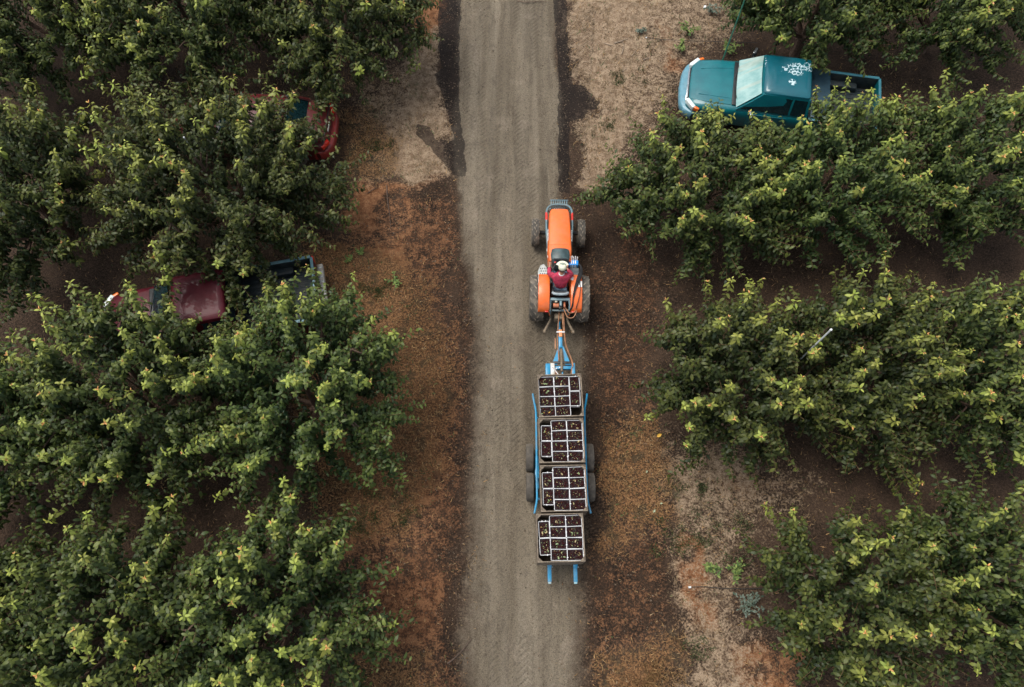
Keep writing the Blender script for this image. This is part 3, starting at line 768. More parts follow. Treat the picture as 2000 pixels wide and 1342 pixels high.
# ------------------------------------------------------------------ tractor (drives up the road, towards +Y)
TX, TY = 1.24, 9.0
tr = empty('tractor', (TX, TY, 0), R(-1.0), 'orange narrow orchard tractor with open seat driving up the dirt road', 'tractor')
for sx in (-1, 1):
    wheel(tr, (sx * .585, -.76, .63), .63, .37, 16, name='rear_wheel')
    wheel(tr, (sx * .62, 1.30, .40), .40, .215, 14, name='front_wheel')
b = MB()    # chassis: gearbox, engine block, axles
b.box((0, .55, .62), (.34, 2.1, .34), .03).box((0, -.72, .66), (.46, .62, .42), .04)
b.tube([(-.5, -.76, .63), (.5, -.76, .63)], .11, 10).tube([(-.55, 1.30, .42), (.55, 1.30, .42)], .06, 8).box((0, 1.30, .45), (.3, .22, .18), .03)
b.build('chassis', darkmetal, tr)
def hood_ring(y, hw, zt, zb, k=.78):
    return [(-hw, y, zb), (-hw * 1.02, y, zb + (zt - zb) * .55), (-hw * .98, y, zt - .07), (-hw * .90, y, zt - .022), (-hw * k, y, zt - .004), (0, y, zt + .012), (hw * k, y, zt - .004), (hw * .90, y, zt - .022), (hw * .98, y, zt - .07), (hw * 1.02, y, zb + (zt - zb) * .55), (hw, y, zb)]
b = MB()
b.loft([hood_ring(*q) for q in ((1.655, .20, 1.06, .80), (1.63, .24, 1.12, .76), (1.52, .272, 1.165, .74), (1.2, .292, 1.20, .74), (.8, .306, 1.225, .76), (.50, .312, 1.24, .78))])
hood = b.build('hood', orange, tr, 30)
b = MB(); b.loft([hood_ring(*q) for q in ((.492, .317, 1.248, .78), (.38, .319, 1.262, .78), (.10, .300, 1.275, .80), (.02, .290, 1.275, .82))]); cowl = b.build('cowl', orange, tr, 30)
for sx in (-1, 1):      # white lettering along each hood shoulder and a round badge below it
    fc = bpy.data.curves.new('hood_lettering', 'FONT'); fc.body = 'KUBOTA'; fc.size = .085; fc.extrude = .001; fc.align_x = 'CENTER'; fc.align_y = 'CENTER'; fc.offset = .002
    fo = bpy.data.objects.new('tmp', fc); COL.objects.link(fo)
    bpy.context.view_layer.update()
    me = bpy.data.meshes.new_from_object(fo.evaluated_get(bpy.context.evaluated_depsgraph_get())); bpy.data.objects.remove(fo)
    me.materials.clear(); me.materials.append(decal)
    o = link('lettering', me, hood)
    nrm = Vector((sx * .80, 0, .60)).normalized(); ax = Vector((0, -1, 0)) if sx < 0 else Vector((0, 1, 0)); up = nrm.cross(ax)
    o.matrix_local = Matrix.Translation((sx * .315, .80, 1.178)) @ Matrix((ax, up, nrm)).transposed().to_4x4()
    mb = MB(); mb.box((sx * .312, .16, 1.19), (.01, .075, .06), .004, Matrix.Rotation(sx * .35, 4, 'Y')); mb.build('badge', decal, cowl)
    mb = MB(); mb.box((sx * .306, 1.06, .98), (.012, .50, .22), .004); mb.build('side_grille', black, hood)
# dashboard hump and steering
b = MB()
def dring(y, hw, z0, z1): return [(-hw, y, z0), (-hw * .97, y, z1 - .06), (-hw * .75, y, z1 - .012), (0, y, z1), (hw * .75, y, z1 - .012), (hw * .97, y, z1 - .06), (hw, y, z0)]
b.loft([dring(*q) for q in ((.37, .16, 1.25, 1.30), (.31, .225, 1.22, 1.38), (.17, .25, 1.10, 1.40), (.02, .235, 1.05, 1.38), (-.06, .20, 1.0, 1.28), (-.12, .16, .95, 1.18))])
dash = b.build('dashboard', dashm, tr, 40)
MB().box((0, .0, 1.392), (.34, .05, .012), .004, Matrix.Rotation(-.5, 4, 'X')).build('gauge_panel', black, dash)
MB().box((-.13, -.055, 1.315), (.05, .03, .02), .006).build('warning_light', redband, dash)
b = MB(); b.tube([(math.cos(a) * .185, -.27 + math.sin(a) * .17, 1.30 + math.sin(a) * .065) for a in np.linspace(0, 6.283, 29)], .013, 7, False)
for a in (1.57, 3.66, 5.76): b.tube([(0, -.27, 1.29), (math.cos(a) * .18, -.27 + math.sin(a) * .165, 1.30 + math.sin(a) * .06)], .010, 5)
b.tube([(0, -.27, 1.29), (0, -.10, 1.05)], .03, 8); b.build('steering_wheel', black, tr)
# brush guard: bent pipe around the bonnet, with red bands, and the comb of front weights
gp = curve_pts([(-.30, .55, .92), (-.335, 1.0, .98), (-.345, 1.45, 1.0), (-.325, 1.68, 1.0), (-.24, 1.80, 1.0), (-.10, 1.835, 1.0), (.10, 1.835, 1.0), (.24, 1.80, 1.0), (.325, 1.68, 1.0), (.345, 1.45, 1.0), (.335, 1.0, .98), (.30, .55, .92)], 5)
b = MB(); b.tube(gp, .030, 10); guard = b.build('brush_guard', steel, tr)
for sx in (-1, 1):
    MB().tube([(sx * .343, 1.36, .999), (sx * .345, 1.58, 1.0)], .0325, 10).build('red_band', redband, guard)
    MB().box((sx * .30, .50, .90), (.07, .10, .10), .01).box((sx * .30, .42, .80), (.05, .06, .24), .008).build('guard_bracket', plate, guard)
    MB().tube([(sx * .335, 1.70, 1.0), (sx * .24, 1.68, .82)], .02, 6).build('guard_stay', steel, guard)
for k in range(8):
    MB().box((-.21 + .06 * k, 1.905, .78), (.026, .25, .30), .006).build('front_weight', steel, tr)
MB().box((0, 2.025, .90), (.50, .022, .06), .005).box((0, 1.80, .74), (.50, .05, .22), .008).build('weight_carrier', steel, tr)
for k in range(6): MB().box((-.13 + .052 * k, 1.70, .86), (.016, .05, .26), .003).build('grille_bar', plate, tr)
# platform, perforated step on the left, floor on the right
MB().box((0, -.12, .55), (.92, .62, .03), .006).build('platform', darkmetal, tr)
st = MB().prism([(-.565, -.30, .70), (-.555, -.02, .70), (-.49, .15, .70), (-.40, .19, .70), (-.30, .05, .70), (-.28, -.30, .70)], (0, 0, .02)).build('step_plate', plate, tr)
for i in range(4):
    for j in range(5):
        x, y = -.49 + i * .058 + (j % 2) * .026, -.25 + j * .078
        if x > -.30: continue
        MB().lathe([(.0215, .0001), (.0225, .014), (.0205, .017)], 8, 'Z', (x, y, .70)).build('step_hole', black, st)
MB().box((.40, -.12, .72), (.24, .40, .02), .004).build('floor_plate', plate, tr)
# hydraulic valve block with levers and white fittings
vb = MB().box((.345, .02, 1.10), (.26, .15, .16), .01).build('valve_block', valveblue, tr)
for k in range(5):
    MB().tube([(.25 + k * .048, .07, 1.16), (.24 + k * .052, .13 + .02 * (k % 2), 1.27)], .015, 6).build('hose_fitting', white, vb)
    if k < 4: MB().tube([(.28 + k * .042, -.04, 1.16), (.283 + k * .042, -.17, 1.23)], .007, 5).build('lever', plate, vb)
for k in range(3): MB().box((.30 + k * .05, .02, 1.187), (.028, .09, .014), .003).build('spool_cap', white, vb)
for sx in (-1, 1):     # the mudguards: flat top over the tyre, rounded front drop, sloping inner face
    prof = [(-1.29, .98), (-1.24, 1.12), (-1.05, 1.26), (-.80, 1.31), (-.55, 1.30), (-.36, 1.22), (-.27, 1.05), (-.25, .75)]
    rings = []
    for (y, z) in prof:
        rings.append([(sx * .56, y, z - .05), (sx * .55, y, z - .005), (sx * .53, y, z), (sx * .36, y, z + .004), (sx * .275, y, z - .015), (sx * .255, y, z - .12), (sx * .245, y, .70), (sx * .265, y, .70), (sx * .275, y, z - .12), (sx * .30, y, z - .035), (sx * .53, y, z - .03)])
    fn = MB().loft(rings).build('fender', orange, tr, 40)
    if sx < 0: MB().box((-.557, -.50, 1.27), (.008, .24, .05), .003).build('sticker', decal, fn)
    else:
        MB().box((.50, -.66, 1.316), (.10, .17, .006), .002).build('sticker', decal, fn)
        MB().box((.30, -.50, 1.306), (.07, .10, .006), .002, Matrix.Rotation(.3, 4, 'Y')).build('sticker', decal, fn)
    MB().box((sx * .34, -1.30, 1.0), (.08, .03, .05), .008).build('tail_lamp', redband, fn)
# seat
s_ = MB().box((0, -.66, .93), (.44, .40, .09), .035).build('seat', seatm, tr)
b = MB(); b.loft([[(-.20, -.845 - dy, z), (-.19, -.875 - dy, z + .002), (.19, -.875 - dy, z + .002), (.20, -.845 - dy, z), (.17, -.80 - dy, z), (-.17, -.80 - dy, z)] for z, dy in ((.93, 0), (1.10, .02), (1.20, .04), (1.27, .055))]); b.build('seat_back', seatm, s_, 40)
MB().tube(curve_pts([(-.195, -.88, 1.255), (-.15, -.925, 1.285), (0, -.94, 1.29), (.15, -.925, 1.285), (.195, -.88, 1.255)], 5), .035, 8).build('seat_back_rim', seatrim, s_)
# folded roll bar
MB().box((0, -1.01, 1.13), (.50, .075, .055), .012).build('roll_bar', steel, tr)
for sx in (-1, 1):
    MB().tube([(sx * .235, -1.03, 1.13), (sx * .245, -1.14, 1.10), (sx * .245, -1.26, .98), (sx * .235, -1.27, .80)], .024, 8).build('roll_bar_leg', steel, tr)
MB().box((.02, -1.08, 1.10), (.06, .20, .06), .01).build('roll_bar_latch', steel, tr)
MB().box((0, -1.20, .86), (.52, .05, .06), .01).build('rear_crossbar', steel, tr)
# lift housing, top link bits, orange cylinders, drawbar, lower links
MB().lathe([(-.07, .0001), (-.07, .06), (.07, .06), (.07, .0001)], 12, 'X', (-.10, -1.12, 1.0)).build('lift_cylinder', mat('faded_orange_part', (.62, .20, .09), .5, var=.2, dirt=DUST), tr)
MB().box((.12, -1.10, .98), (.05, .14, .10), .015).build('lift_arm', MATS['faded_orange_part'], tr)
MB().lathe([(0, .0001), (.0, .035), (.03, .03), (.03, .0001)], 12, 'Z', (-.10, -1.06, 1.10)).build('filler_cap', rimc, tr)
MB().box((.02, -1.16, .98), (.10, .10, .06), .02).build('coupler', darkmetal, tr)
MB().box((0, -1.28, .55), (.24, .16, .30), .03).build('hitch_housing', rustmetal, tr)
MB().box((.01, -1.40, .42), (.08, .50, .04), .01).build('drawbar', rustmetal, tr)
for sx in (-1, 1):
    lk = MB().tube(curve_pts([(sx * .20, -.98, .55), (sx * .215, -1.25, .52), (sx * .24, -1.36, .50), (sx * .31, -1.50, .47), (sx * .375, -1.62, .45)], 4), [.030] * 12 + [.034] * 5, 7).build('lower_link', rustmetal, tr)
    MB().lathe([(-.03, .018), (-.03, .05), (.03, .05), (.03, .018)], 12, 'X', (sx * .375, -1.63, .45)).build('link_eye', rustmetal, lk)
    MB().tube([(sx * .215, -1.20, .92), (sx * .215, -1.27, .54)], .018, 6).build('lift_rod', rustmetal, tr)
# hoses: a black bundle from the valve block over the right mudguard, brown ones looping at the hitch
for k in range(5):
    o_ = .014 * k
    MB().tube(curve_pts([(.42 - .03 * k, .03, 1.10), (.52 - .004 * k, -.06, 1.20), (.555 - o_, -.28, 1.34), (.52 - o_ * 1.6, -.50, 1.37 + .01 * (k % 2)), (.40 - o_ * .8, -.78, 1.36), (.335 - o_ * .3, -1.02, 1.30), (.29 + o_ * .5, -1.22, 1.12), (.20, -1.30, .95)], 5), .0135 + .002 * (k % 2), 6).build('hydraulic_hose', hosem, tr)
MB().tube(curve_pts([(.49, -.60, 1.345), (.50, -.85, 1.35), (.46, -1.08, 1.28), (.40, -1.27, 1.12)], 5), .009, 6).build('hydraulic_hose', hosem, tr)
MB().tube(curve_pts([(.10, -1.20, .98), (.20, -1.42, .96), (.34, -1.44, .98), (.42, -1.30, 1.02), (.42, -1.22, 1.05)], 6), .013, 6).build('brown_hose', hoseo, tr)
MB().tube(curve_pts([(.14, -1.18, .99), (.24, -1.32, 1.0), (.36, -1.31, 1.02), (.41, -1.24, 1.04)], 6), .011, 6).build('brown_hose', hoseo, tr)

# ------------------------------------------------------------------ the driver
def skin_mesh(name, nodes_, edges_, m, parent, root=0, sub=1):
    me = bpy.data.meshes.new(name); me.from_pydata([n[0] for n in nodes_], edges_, [])
    o = bpy.data.objects.new('tmp', me); COL.objects.link(o)
    md = o.modifiers.new('s', 'SKIN'); md.use_smooth_shade = True
    for i, n in enumerate(nodes_):
        r = n[1]; r = r if isinstance(r, tuple) else (r, r)
        me.skin_vertices[0].data[i].radius = r; me.skin_vertices[0].data[i].use_root = (i == root)
    sb = o.modifiers.new('d', 'SUBSURF'); sb.levels = sub; sb.render_levels = sub
    bpy.context.view_layer.update()
    out = bpy.data.meshes.new_from_object(o.evaluated_get(bpy.context.evaluated_depsgraph_get())); out.name = name
    bpy.data.objects.remove(o); out.materials.clear(); out.materials.append(m)
    out.polygons.foreach_set('use_smooth', [True] * len(out.polygons))
    return link(name, out, parent)
man = empty('person', (TX, TY - .62, .98), R(-1.0), 'person in maroon shirt and pale cap driving the orange tractor', 'person')
J = dict(pel=(0, -.02, .10), bel=(0, .02, .26), che=(-.01, .09, .42), nkb=(0, .13, .56), nk=(.01, .155, .63), hd=(.015, .20, .72), ht=(.015, .20, .82),
         sL=(-.19, .10, .50), eL=(-.30, .24, .34), wL=(-.285, .47, .34), sR=(.19, .10, .50), eR=(.285, .24, .30), wR=(.15, .40, .33),
         hL=(-.10, .0, .07), kL=(-.16, .42, .06), aL=(-.17, .46, -.33), tL=(-.17, .60, -.40), hR=(.10, .0, .07), kR=(.17, .42, .06), aR=(.18, .46, -.33), tR=(.18, .60, -.40))
def hand(nd, ed, wi, w_, sx, f=(.1, 1, -.1)):
    """palm and five fingers, rooted at node wi"""
    F = Vector(f).normalized(); S = Vector((sx, 0, 0)); S = (S - F * S.dot(F)).normalized(); D = Vector((0, 0, -1)); D = (D - F * D.dot(F)).normalized()
    pw = Vector(w_); nd.append((tuple(pw + F * .055), (.030, .020))); pi = len(nd) - 1; ed.append((wi, pi))
    for k, (o_, l_) in enumerate(((-.030, .075), (-.010, .085), (.010, .080), (.030, .062))):
        r0 = pw + F * .085 - S * o_
        a_ = len(nd); nd += [(tuple(r0), .0095), (tuple(r0 + F * l_ * .5 + D * .012), .009), (tuple(r0 + F * l_ * .62 + D * .05), .008)]
        ed += [(pi, a_), (a_, a_ + 1), (a_ + 1, a_ + 2)]
    r0 = pw + F * .035 + S * .034; a_ = len(nd)
    nd += [(tuple(r0), .011), (tuple(r0 + F * .04 + S * .014 + D * .02), .0095)]; ed += [(wi, a_), (a_, a_ + 1)]
nd = [(J['pel'], (.15, .12)), (J['bel'], (.14, .11)), (J['che'], (.15, .11)), (J['nkb'], .075), (J['nk'], .055), (J['hd'], (.075, .092)), (J['ht'], (.065, .08))]
ed = [(0, 1), (1, 2), (2, 3), (3, 4), (4, 5), (5, 6)]
for s in 'LR':
    a_ = len(nd); nd += [(J['s' + s], .062), (J['e' + s], .043), (J['w' + s], .030)]; ed += [(2, a_), (a_, a_ + 1), (a_ + 1, a_ + 2)]
    hand(nd, ed, a_ + 2, J['w' + s], 1 if s == 'L' else -1)
    a_ = len(nd); nd += [(J['h' + s], .088), (J['k' + s], .062), (J['a' + s], .042), (J['t' + s], .038)]; ed += [(0, a_), (a_, a_ + 1), (a_ + 1, a_ + 2), (a_ + 2, a_ + 3)]
body = skin_mesh('body', nd, ed, skinm, man)
# face: nose, eyes, ears
fz, fy = .735, .285
MB().loft([[(.005, fy - .005, fz + .03), (.025, fy - .005, fz + .03), (.015, fy + .005, fz + .035)], [(-.002, fy - .008, fz - .02), (.032, fy - .008, fz - .02), (.015, fy + .022, fz - .012)]]).build('nose', skinm, body)
for sx in (-1, 1):
    MB().lathe([(-.010, .0001), (-.006, .008), (.006, .008), (.010, .0001)], 8, 'Y', (.015 + sx * .032, fy - .012, fz + .028)).build('eye', hairm, body)
    MB().box((.015 + sx * .088, .20, .74), (.016, .04, .06), .006).build('ear', skinm, body)
MB().box((.015, fy - .01, fz - .045), (.045, .012, .010), .003).build('mouth', mat('lips', (.30, .09, .07), .5), body)
nd = [(J['pel'], (.175, .15)), (J['bel'], (.17, .14)), (J['che'], (.185, .14)), (J['nkb'], (.105, .085))]; ed = [(0, 1), (1, 2), (2, 3)]
for s in 'LR':
    w_ = Vector(J['w' + s]); e_ = Vector(J['e' + s]); a_ = len(nd)
    nd += [(J['s' + s], .088), (J['e' + s], .066), (tuple(e_ + (w_ - e_) * .82), .052)]; ed += [(2, a_), (a_, a_ + 1), (a_ + 1, a_ + 2)]
shirt = skin_mesh('shirt', nd, ed, jacketm, man)
MB().lathe([(0, .078), (.03, .070), (.035, .060), (.0, .066)], 16, 'Z', (.005, .125, .575)).build('collar', white, shirt)
nd = [((0, -.02, .06), (.17, .13))]; ed = []
for s in 'LR':
    a_ = len(nd); nd += [(J['h' + s], .105), (J['k' + s], .082), (tuple(Vector(J['k' + s]).lerp(Vector(J['a' + s]), .9)), .065)]; ed += [(0, a_), (a_, a_ + 1), (a_ + 1, a_ + 2)]
skin_mesh('trousers', nd, ed, jeansm, man)
for s in 'LR':
    a_ = Vector(J['a' + s]); MB().box(tuple(a_ + Vector((0, .07, -.055))), (.10, .27, .09), .03).build('boot', bootm, man)
b = MB(); b.lathe([(.70, .0905), (.76, .094), (.80, .088)], 18, 'Z', (.015, .195, 0)); b.build('hair', hairm, man)
b = MB(); b.lathe([(.775, .102), (.81, .104), (.85, .095), (.878, .070), (.893, .035), (.897, .0002)], 20, 'Z', (.015, .20, 0)); cap = b.build('cap', capm, man)
b = MB(); b.loft([[(.015 + math.sin(a) * r_ * .95, .20 + math.cos(a) * r_, .780 + z_) for a in np.linspace(-1.15, 1.15, 11)] for r_, z_ in ((.095, .012), (.14, .010), (.185, .0))], cap=False, closed=False); b.build('brim', capm, cap)
b = MB(); b.loft([[(.015 + math.sin(a) * r_, .20 + math.cos(a) * r_, z_) for a in np.linspace(-1.0, 1.0, 9)] for r_, z_ in ((.1065, .805), (.099, .850), (.074, .881), (.04, .896), (.006, .901))], cap=False, closed=False); b.build('front_panel', capg, cap)

# ------------------------------------------------------------------ trailer carrying the cherry bins
LX, LY = 1.17, 3.9
tl = empty('bin_trailer', (LX, LY, 0), 0, 'blue tandem-axle bin trailer hitched to the orange tractor', 'trailer')
DZ = .50
for sx in (-1, 1):
    MB().box((sx * .30, -.25, DZ - .06), (.09, 5.0, .12), .01).build('main_beam', blue, tl)
    MB().box((sx * .30, -2.58, DZ - .05), (.075, .42, .05), .01).build('fork_tine', bluepale, tl)
    MB().box((sx * .30, -2.37, DZ + .0), (.10, .12, .10), .01).build('tine_socket', blue, tl)
    for (y, dx) in ((-2.34, .055), (-2.42, .055)): MB().lathe([(0, .0001), (0, .018), (.02, .018), (.02, .0001)], 8, 'X', (sx * .30 + dx, y, DZ)).build('bolt', plate, tl)
    rp = curve_pts([(sx * .665, 1.62, 1.02), (sx * .63, 1.40, 1.0), (sx * .595, 1.22, .99), (sx * .585, .9, .98), (sx * .585, 0, .98), (sx * .585, -.75, .98), (sx * .59, -.95, .99), (sx * .62, -1.12, 1.0), (sx * .655, -1.27, 1.02)], 3)
    rl = MB().tube(rp, .024, 8).build('guide_rail', blue, tl)
    for y in (1.15, .35, -.35, -.85): MB().box((sx * .575, y, .72), (.04, .05, .50), .006).build('rail_post', blue, rl)
    for y in (1.15, .35, -.35, -.85): MB().box((sx * .47, y, DZ - .02), (.24, .05, .05), .006).build('outrigger', blue, tl)
    for k, y in enumerate((.18, -.54)): wheel(tl, (sx * .735, y, .345), .345, .185, 0, trailer_tyre, name='trailer_wheel')
    MB().box((sx * .56, -.18, .36), (.10, .80, .09), .015).build('walking_beam', blue, tl)
for y in (1.85, 1.0, .2, -.6, -1.3, -2.0): MB().box((0, y, DZ - .05), (.52, .08, .08), .008).build('cross_member', blue, tl)
# nose: box, crossbar, A-frame, ram and hitch
MB().box((-.265, 2.30, .62), (.12, .42, .20), .012).build('tool_box', blue, tl)
MB().box((-.150, 2.30, .64), (.10, .42, .21), .012).build('nose_panel', mat('bleached_panel', (.62, .72, .74), .4, var=.1, dirt=(.6, .33, .12), dirt_amt=.7, scale=3), tl)
MB().box((.375, 2.30, .62), (.085, .44, .20), .012).build('nose_side_plate', blue, tl)
MB().box((.13, 2.42, .60), (.42, .085, .12), .012).build('nose_crossbar', blue, tl)
MB().box((.10, 2.28, .66), (.035, .40, .035), .008).build('nose_rod', blue, tl)
for sx in (-1, 1):
    MB().prism([(.08 + sx * .24, 2.50, .58), (.08 + sx * .10, 2.50, .58), (.08 + sx * .035, 2.95, .58), (.08 + sx * .05, 3.02, .58)], (0, 0, .07)).build('tongue_arm', blue, tl)
MB().box((.08, 2.55, .66), (.46, .06, .04), .006).build('tongue_brace', darkmetal, tl)
MB().tube([(.08, 2.30, .70), (.08, 2.90, .72)], .030, 8).build('hydraulic_ram', rustmetal, tl)
MB().tube([(.08, 2.52, .70), (.08, 2.64, .705)], .022, 8).build('ram_rod', chrome, tl)
MB().box((.07, 3.12, .62), (.10, .34, .12), .02).build('tongue_beam', blue, tl)
MB().box((.075, 3.34, .66), (.09, .20, .09), .015).build('tongue_sleeve', mat('sun_orange_sleeve', (.70, .30, .12), .5, var=.2), tl)
MB().tube([(-.03, 3.37, .69), (.18, 3.37, .69)], .022, 8).build('hitch_pin', white, tl)
MB().tube(curve_pts([(.06, 3.44, .62), (.05, 3.62, .52), (.07, 3.80, .45)], 4), .035, 8).build('hitch_bar', blue, tl)
MB().box((-.06, 3.08, .60), (.035, .30, .05), .01).build('jack_handle', hoseo, tl)
for k, pts in enumerate(([(.16, 3.90, .75), (.17, 3.55, .70), (.185, 3.30, .66), (.22, 3.0, .66), (.34, 2.62, .70), (.37, 2.44, .75)], [(.13, 3.92, .76), (.14, 3.55, .72), (.17, 3.30, .68), (.205, 3.0, .68), (.325, 2.62, .72), (.355, 2.40, .74)],
                         [(.05, 3.95, .78), (.02, 3.55, .66), (.0, 3.30, .64), (.0, 2.98, .66), (.02, 2.60, .66)], [(-.15, 2.40, .74), (.0, 2.16, .72), (.15, 2.12, .72), (.30, 2.18, .72), (.33, 2.40, .74)], [(-.12, 2.36, .76), (-.02, 2.22, .74), (.06, 2.14, .72)])):
    MB().tube(curve_pts(pts, 5), .013, 6).build('hydraulic_hose', hoseo if k < 4 else white, tl)
for x_, y_ in ((-.06, 2.37), (-.07, 2.27), (-.06, 2.17), (.03, 2.40)): MB().lathe([(0, .0001), (0, .02), (.02, .016), (.02, .0001)], 8, 'Z', (x_, y_, .70)).build('hose_coupling', white, tl)

# ------------------------------------------------------------------ wooden bins and the lugs of cherries inside them
def fruit_mesh(seed, w_, l_):
    rs = np.random.RandomState(seed); b = bmesh.new(); k = 0
    for i in range(110):
        r = rs.uniform(.0115, .0165)
        M = Matrix.Translation((rs.uniform(-w_ / 2 + .016, w_ / 2 - .016), rs.uniform(-l_ / 2 + .016, l_ / 2 - .016), rs.uniform(.0, .018))) @ Matrix.Rotation(rs.rand() * 6, 4, 'Z') @ Matrix.Scale(r, 4)
        bmesh.ops.create_icosphere(b, subdivisions=1, radius=1.0, matrix=M)
    me = bpy.data.meshes.new('cherries'); b.to_mesh(me); b.free(); me.materials.append(cherrym)
    me.polygons.foreach_set('use_smooth', [True] * len(me.polygons)); return me
LW, LL, LH = .362, .244, .15
FR = [fruit_mesh(i, LW - .03, LL - .03) for i in range(4)]
def lug_shell():
    b = MB(); t_ = .006; hw, hl = LW / 2, LL / 2
    for (c, s) in (((0, -hl + t_ / 2, -LH / 2), (LW - .02, t_, LH)), ((0, hl - t_ / 2, -LH / 2), (LW - .02, t_, LH)), ((-hw + t_ / 2, 0, -LH / 2), (t_, LL - .012, LH)), ((hw - t_ / 2, 0, -LH / 2), (t_, LL - .012, LH)), ((0, 0, -LH + .004), (LW - .03, LL - .03, .006))): b.box(c, s)
    return b
def rim_shape():
    b = MB(); hw, hl, r_ = LW / 2, LL / 2, .0065
    pts = []
    for (cx, cy, a0) in ((hw - .02, hl - .02, 0), (-hw + .02, hl - .02, 90), (-hw + .02, -hl + .02, 180), (hw - .02, -hl + .02, 270)):
        for d in (0, 45, 90): pts.append((cx + .02 * math.cos(R(a0 + d)), cy + .02 * math.sin(R(a0 + d)), 0))
    b.tube(pts + [pts[0]], r_, 6, False); return b
_s1 = lug_shell().build('lug_body', white); SHELL = _s1.data; bpy.data.objects.remove(_s1)
_s2 = rim_shape().build('rim', white); RIM = _s2.data; bpy.data.objects.remove(_s2)
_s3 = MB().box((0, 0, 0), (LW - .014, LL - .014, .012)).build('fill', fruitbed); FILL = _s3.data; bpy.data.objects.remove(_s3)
_s4 = MB().box((0, 0, 0), (.034, .022, .012), .004).build('grip', white); GRIP = _s4.data; bpy.data.objects.remove(_s4)
_lf = MB(); _lf.poly([(0, 0, 0), (.02, .018, .004), (.05, .012, .006), (.065, 0, 0), (.045, -.014, .006), (.015, -.016, .003)])
_l0 = _lf.build('loose_leaf', stemleaf); LEAFG = _l0.data; bpy.data.objects.remove(_l0)
LEAFY = LEAFG.copy(); LEAFY.materials.clear(); LEAFY.materials.append(yellowleaf)
LEAFS = LEAFG.copy(); LEAFS.materials.clear(); LEAFS.materials.append(strawm)
rl_ = random.Random(4)
def make_lug(x, y, z, rz, long_y, label, leaves):
    o = empty('cherry_lug', (x, y, z), rz + (math.pi / 2 if long_y else 0), label, 'lug', 'white lugs of cherries on the trailer')
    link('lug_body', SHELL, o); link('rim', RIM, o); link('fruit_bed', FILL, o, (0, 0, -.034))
    f = link('cherries', FR[rl_.randrange(4)], o, (0, 0, -.028), (0, 0, math.pi * rl_.randrange(2))); f['kind'] = 'stuff'
    for q in range(rl_.choice((0, 1, 1, 2))):
        link('grip', GRIP, o, (rl_.choice((-1, 1)) * (LW / 2 + .004), rl_.uniform(-.06, .06), .004), (0, 0, 0))
    for q in range(leaves):
        k = rl_.random(); me = LEAFG if k < .55 else (LEAFS if k < .975 else LEAFY)
        lf = link('loose_leaf', me, o, (rl_.uniform(-.13, .10), rl_.uniform(-.08, .08), -.002 + .006 * rl_.random()), (rl_.uniform(-.3, .3), rl_.uniform(-.3, .3), rl_.uniform(0, 6.28)))
        s = rl_.uniform(.9, 1.2) if rl_.random() < .08 else rl_.uniform(.2, .6); lf.scale = (s, s * rl_.uniform(.5, 1), s)
    return o
BW, BH, BZ = 1.06, .72, DZ + .02
def make_bin(cx, cy, rz, side, word, dz=0.0):
    o = empty('fruit_bin', (cx, cy, BZ + dz), rz, 'weathered wooden fruit bin holding cherry lugs, ' + word + ' on the blue trailer', 'bin', 'wooden bins on the trailer')
    h2 = BW / 2; t_ = .022
    for k in range(3):
        z = .10 + k * (BH - .02) / 3 + .115
        for s in (-1, 1):
            MB().box((0, s * (h2 - t_ / 2), z), (BW, t_, .232), .004).build('board', woodm, o)
            MB().box((s * (h2 - t_ / 2), 0, z), (t_, BW - .05, .232), .004).build('board', woodm, o)
    for sx in (-1, 1):
        for sy in (-1, 1):
            a = (sx * (h2 - .024), sy * (h2 - .024)); c_ = .085
            MB().prism([(a[0], a[1], .10), (a[0] - sx * c_, a[1], .10), (a[0], a[1] - sy * c_, .10)], (0, 0, BH)).build('corner_post', woodm, o)
    for s in (-1, 1):
        MB().box((0, s * (h2 - .009), BH + .1 + .008), (BW + .008, .022, .014), .004).build('top_edge', woodm, o)
        MB().box((s * (h2 - .009), 0, BH + .1 + .0075), (.022, BW - .032, .013), .004).build('top_edge', woodm, o)
    MB().box((0, 0, .09), (BW - .05, BW - .05, .03)).build('bin_floor', wooddark, o)
    for x in (-.42, 0, .42): MB().box((x, 0, .035), (.09, BW - .02, .07), .006).build('skid', woodm, o)
    # ten lugs: two columns of four lying across and one column of two standing lengthwise, side = which edge that column is on
    top = BZ + dz + BH + .045
    lay = []
    for c_, x in ((0, -.318 if side > 0 else -.046), (1, .048 if side > 0 else .320)):
        for r_ in range(4): lay.append((x + rl_.uniform(-.005, .005), .374 - .2495 * r_ + rl_.uniform(-.004, .004), 0, c_, r_))
    xs_ = .358 if side > 0 else -.356
    oy = rl_.choice((-.04, .03))
    for r_ in range(2): lay.append((xs_ + rl_.uniform(-.008, .008), .19 - .375 * r_ + oy + (.08 if side > 0 else -.03), 1, 2, r_))
    names4 = ('first', 'second', 'third', 'fourth')
    for (x, y, ly, c_, r_) in lay:
        if ly: lab = 'white cherry lug lying lengthwise in the %s bin, %s of its pair' % (word, ('front one', 'rear one')[r_])
        else:
            col = (('left', 'middle') if side > 0 else ('middle', 'right'))[c_]
            lab = 'white cherry lug in the %s bin, %s column, %s from the front' % (word, col, names4[r_])
        cr, sr = math.cos(rz), math.sin(rz)
        make_lug(cx + x * cr - y * sr, cy + x * sr + y * cr, top + rl_.uniform(-.012, .01), rz + R(rl_.uniform(-2.5, 2.5)), ly, lab, rl_.choice((7, 11, 15)) + (4 if word == 'rearmost' else 0))
    return o
make_bin(1.16, 5.38, R(2.0), 1, 'foremost')
make_bin(1.165, 4.28, R(.8), -1, 'second')
make_bin(1.185, 3.16, R(1.0), -1, 'third')
make_bin(1.09, 2.05, R(1.2), -1, 'rearmost')

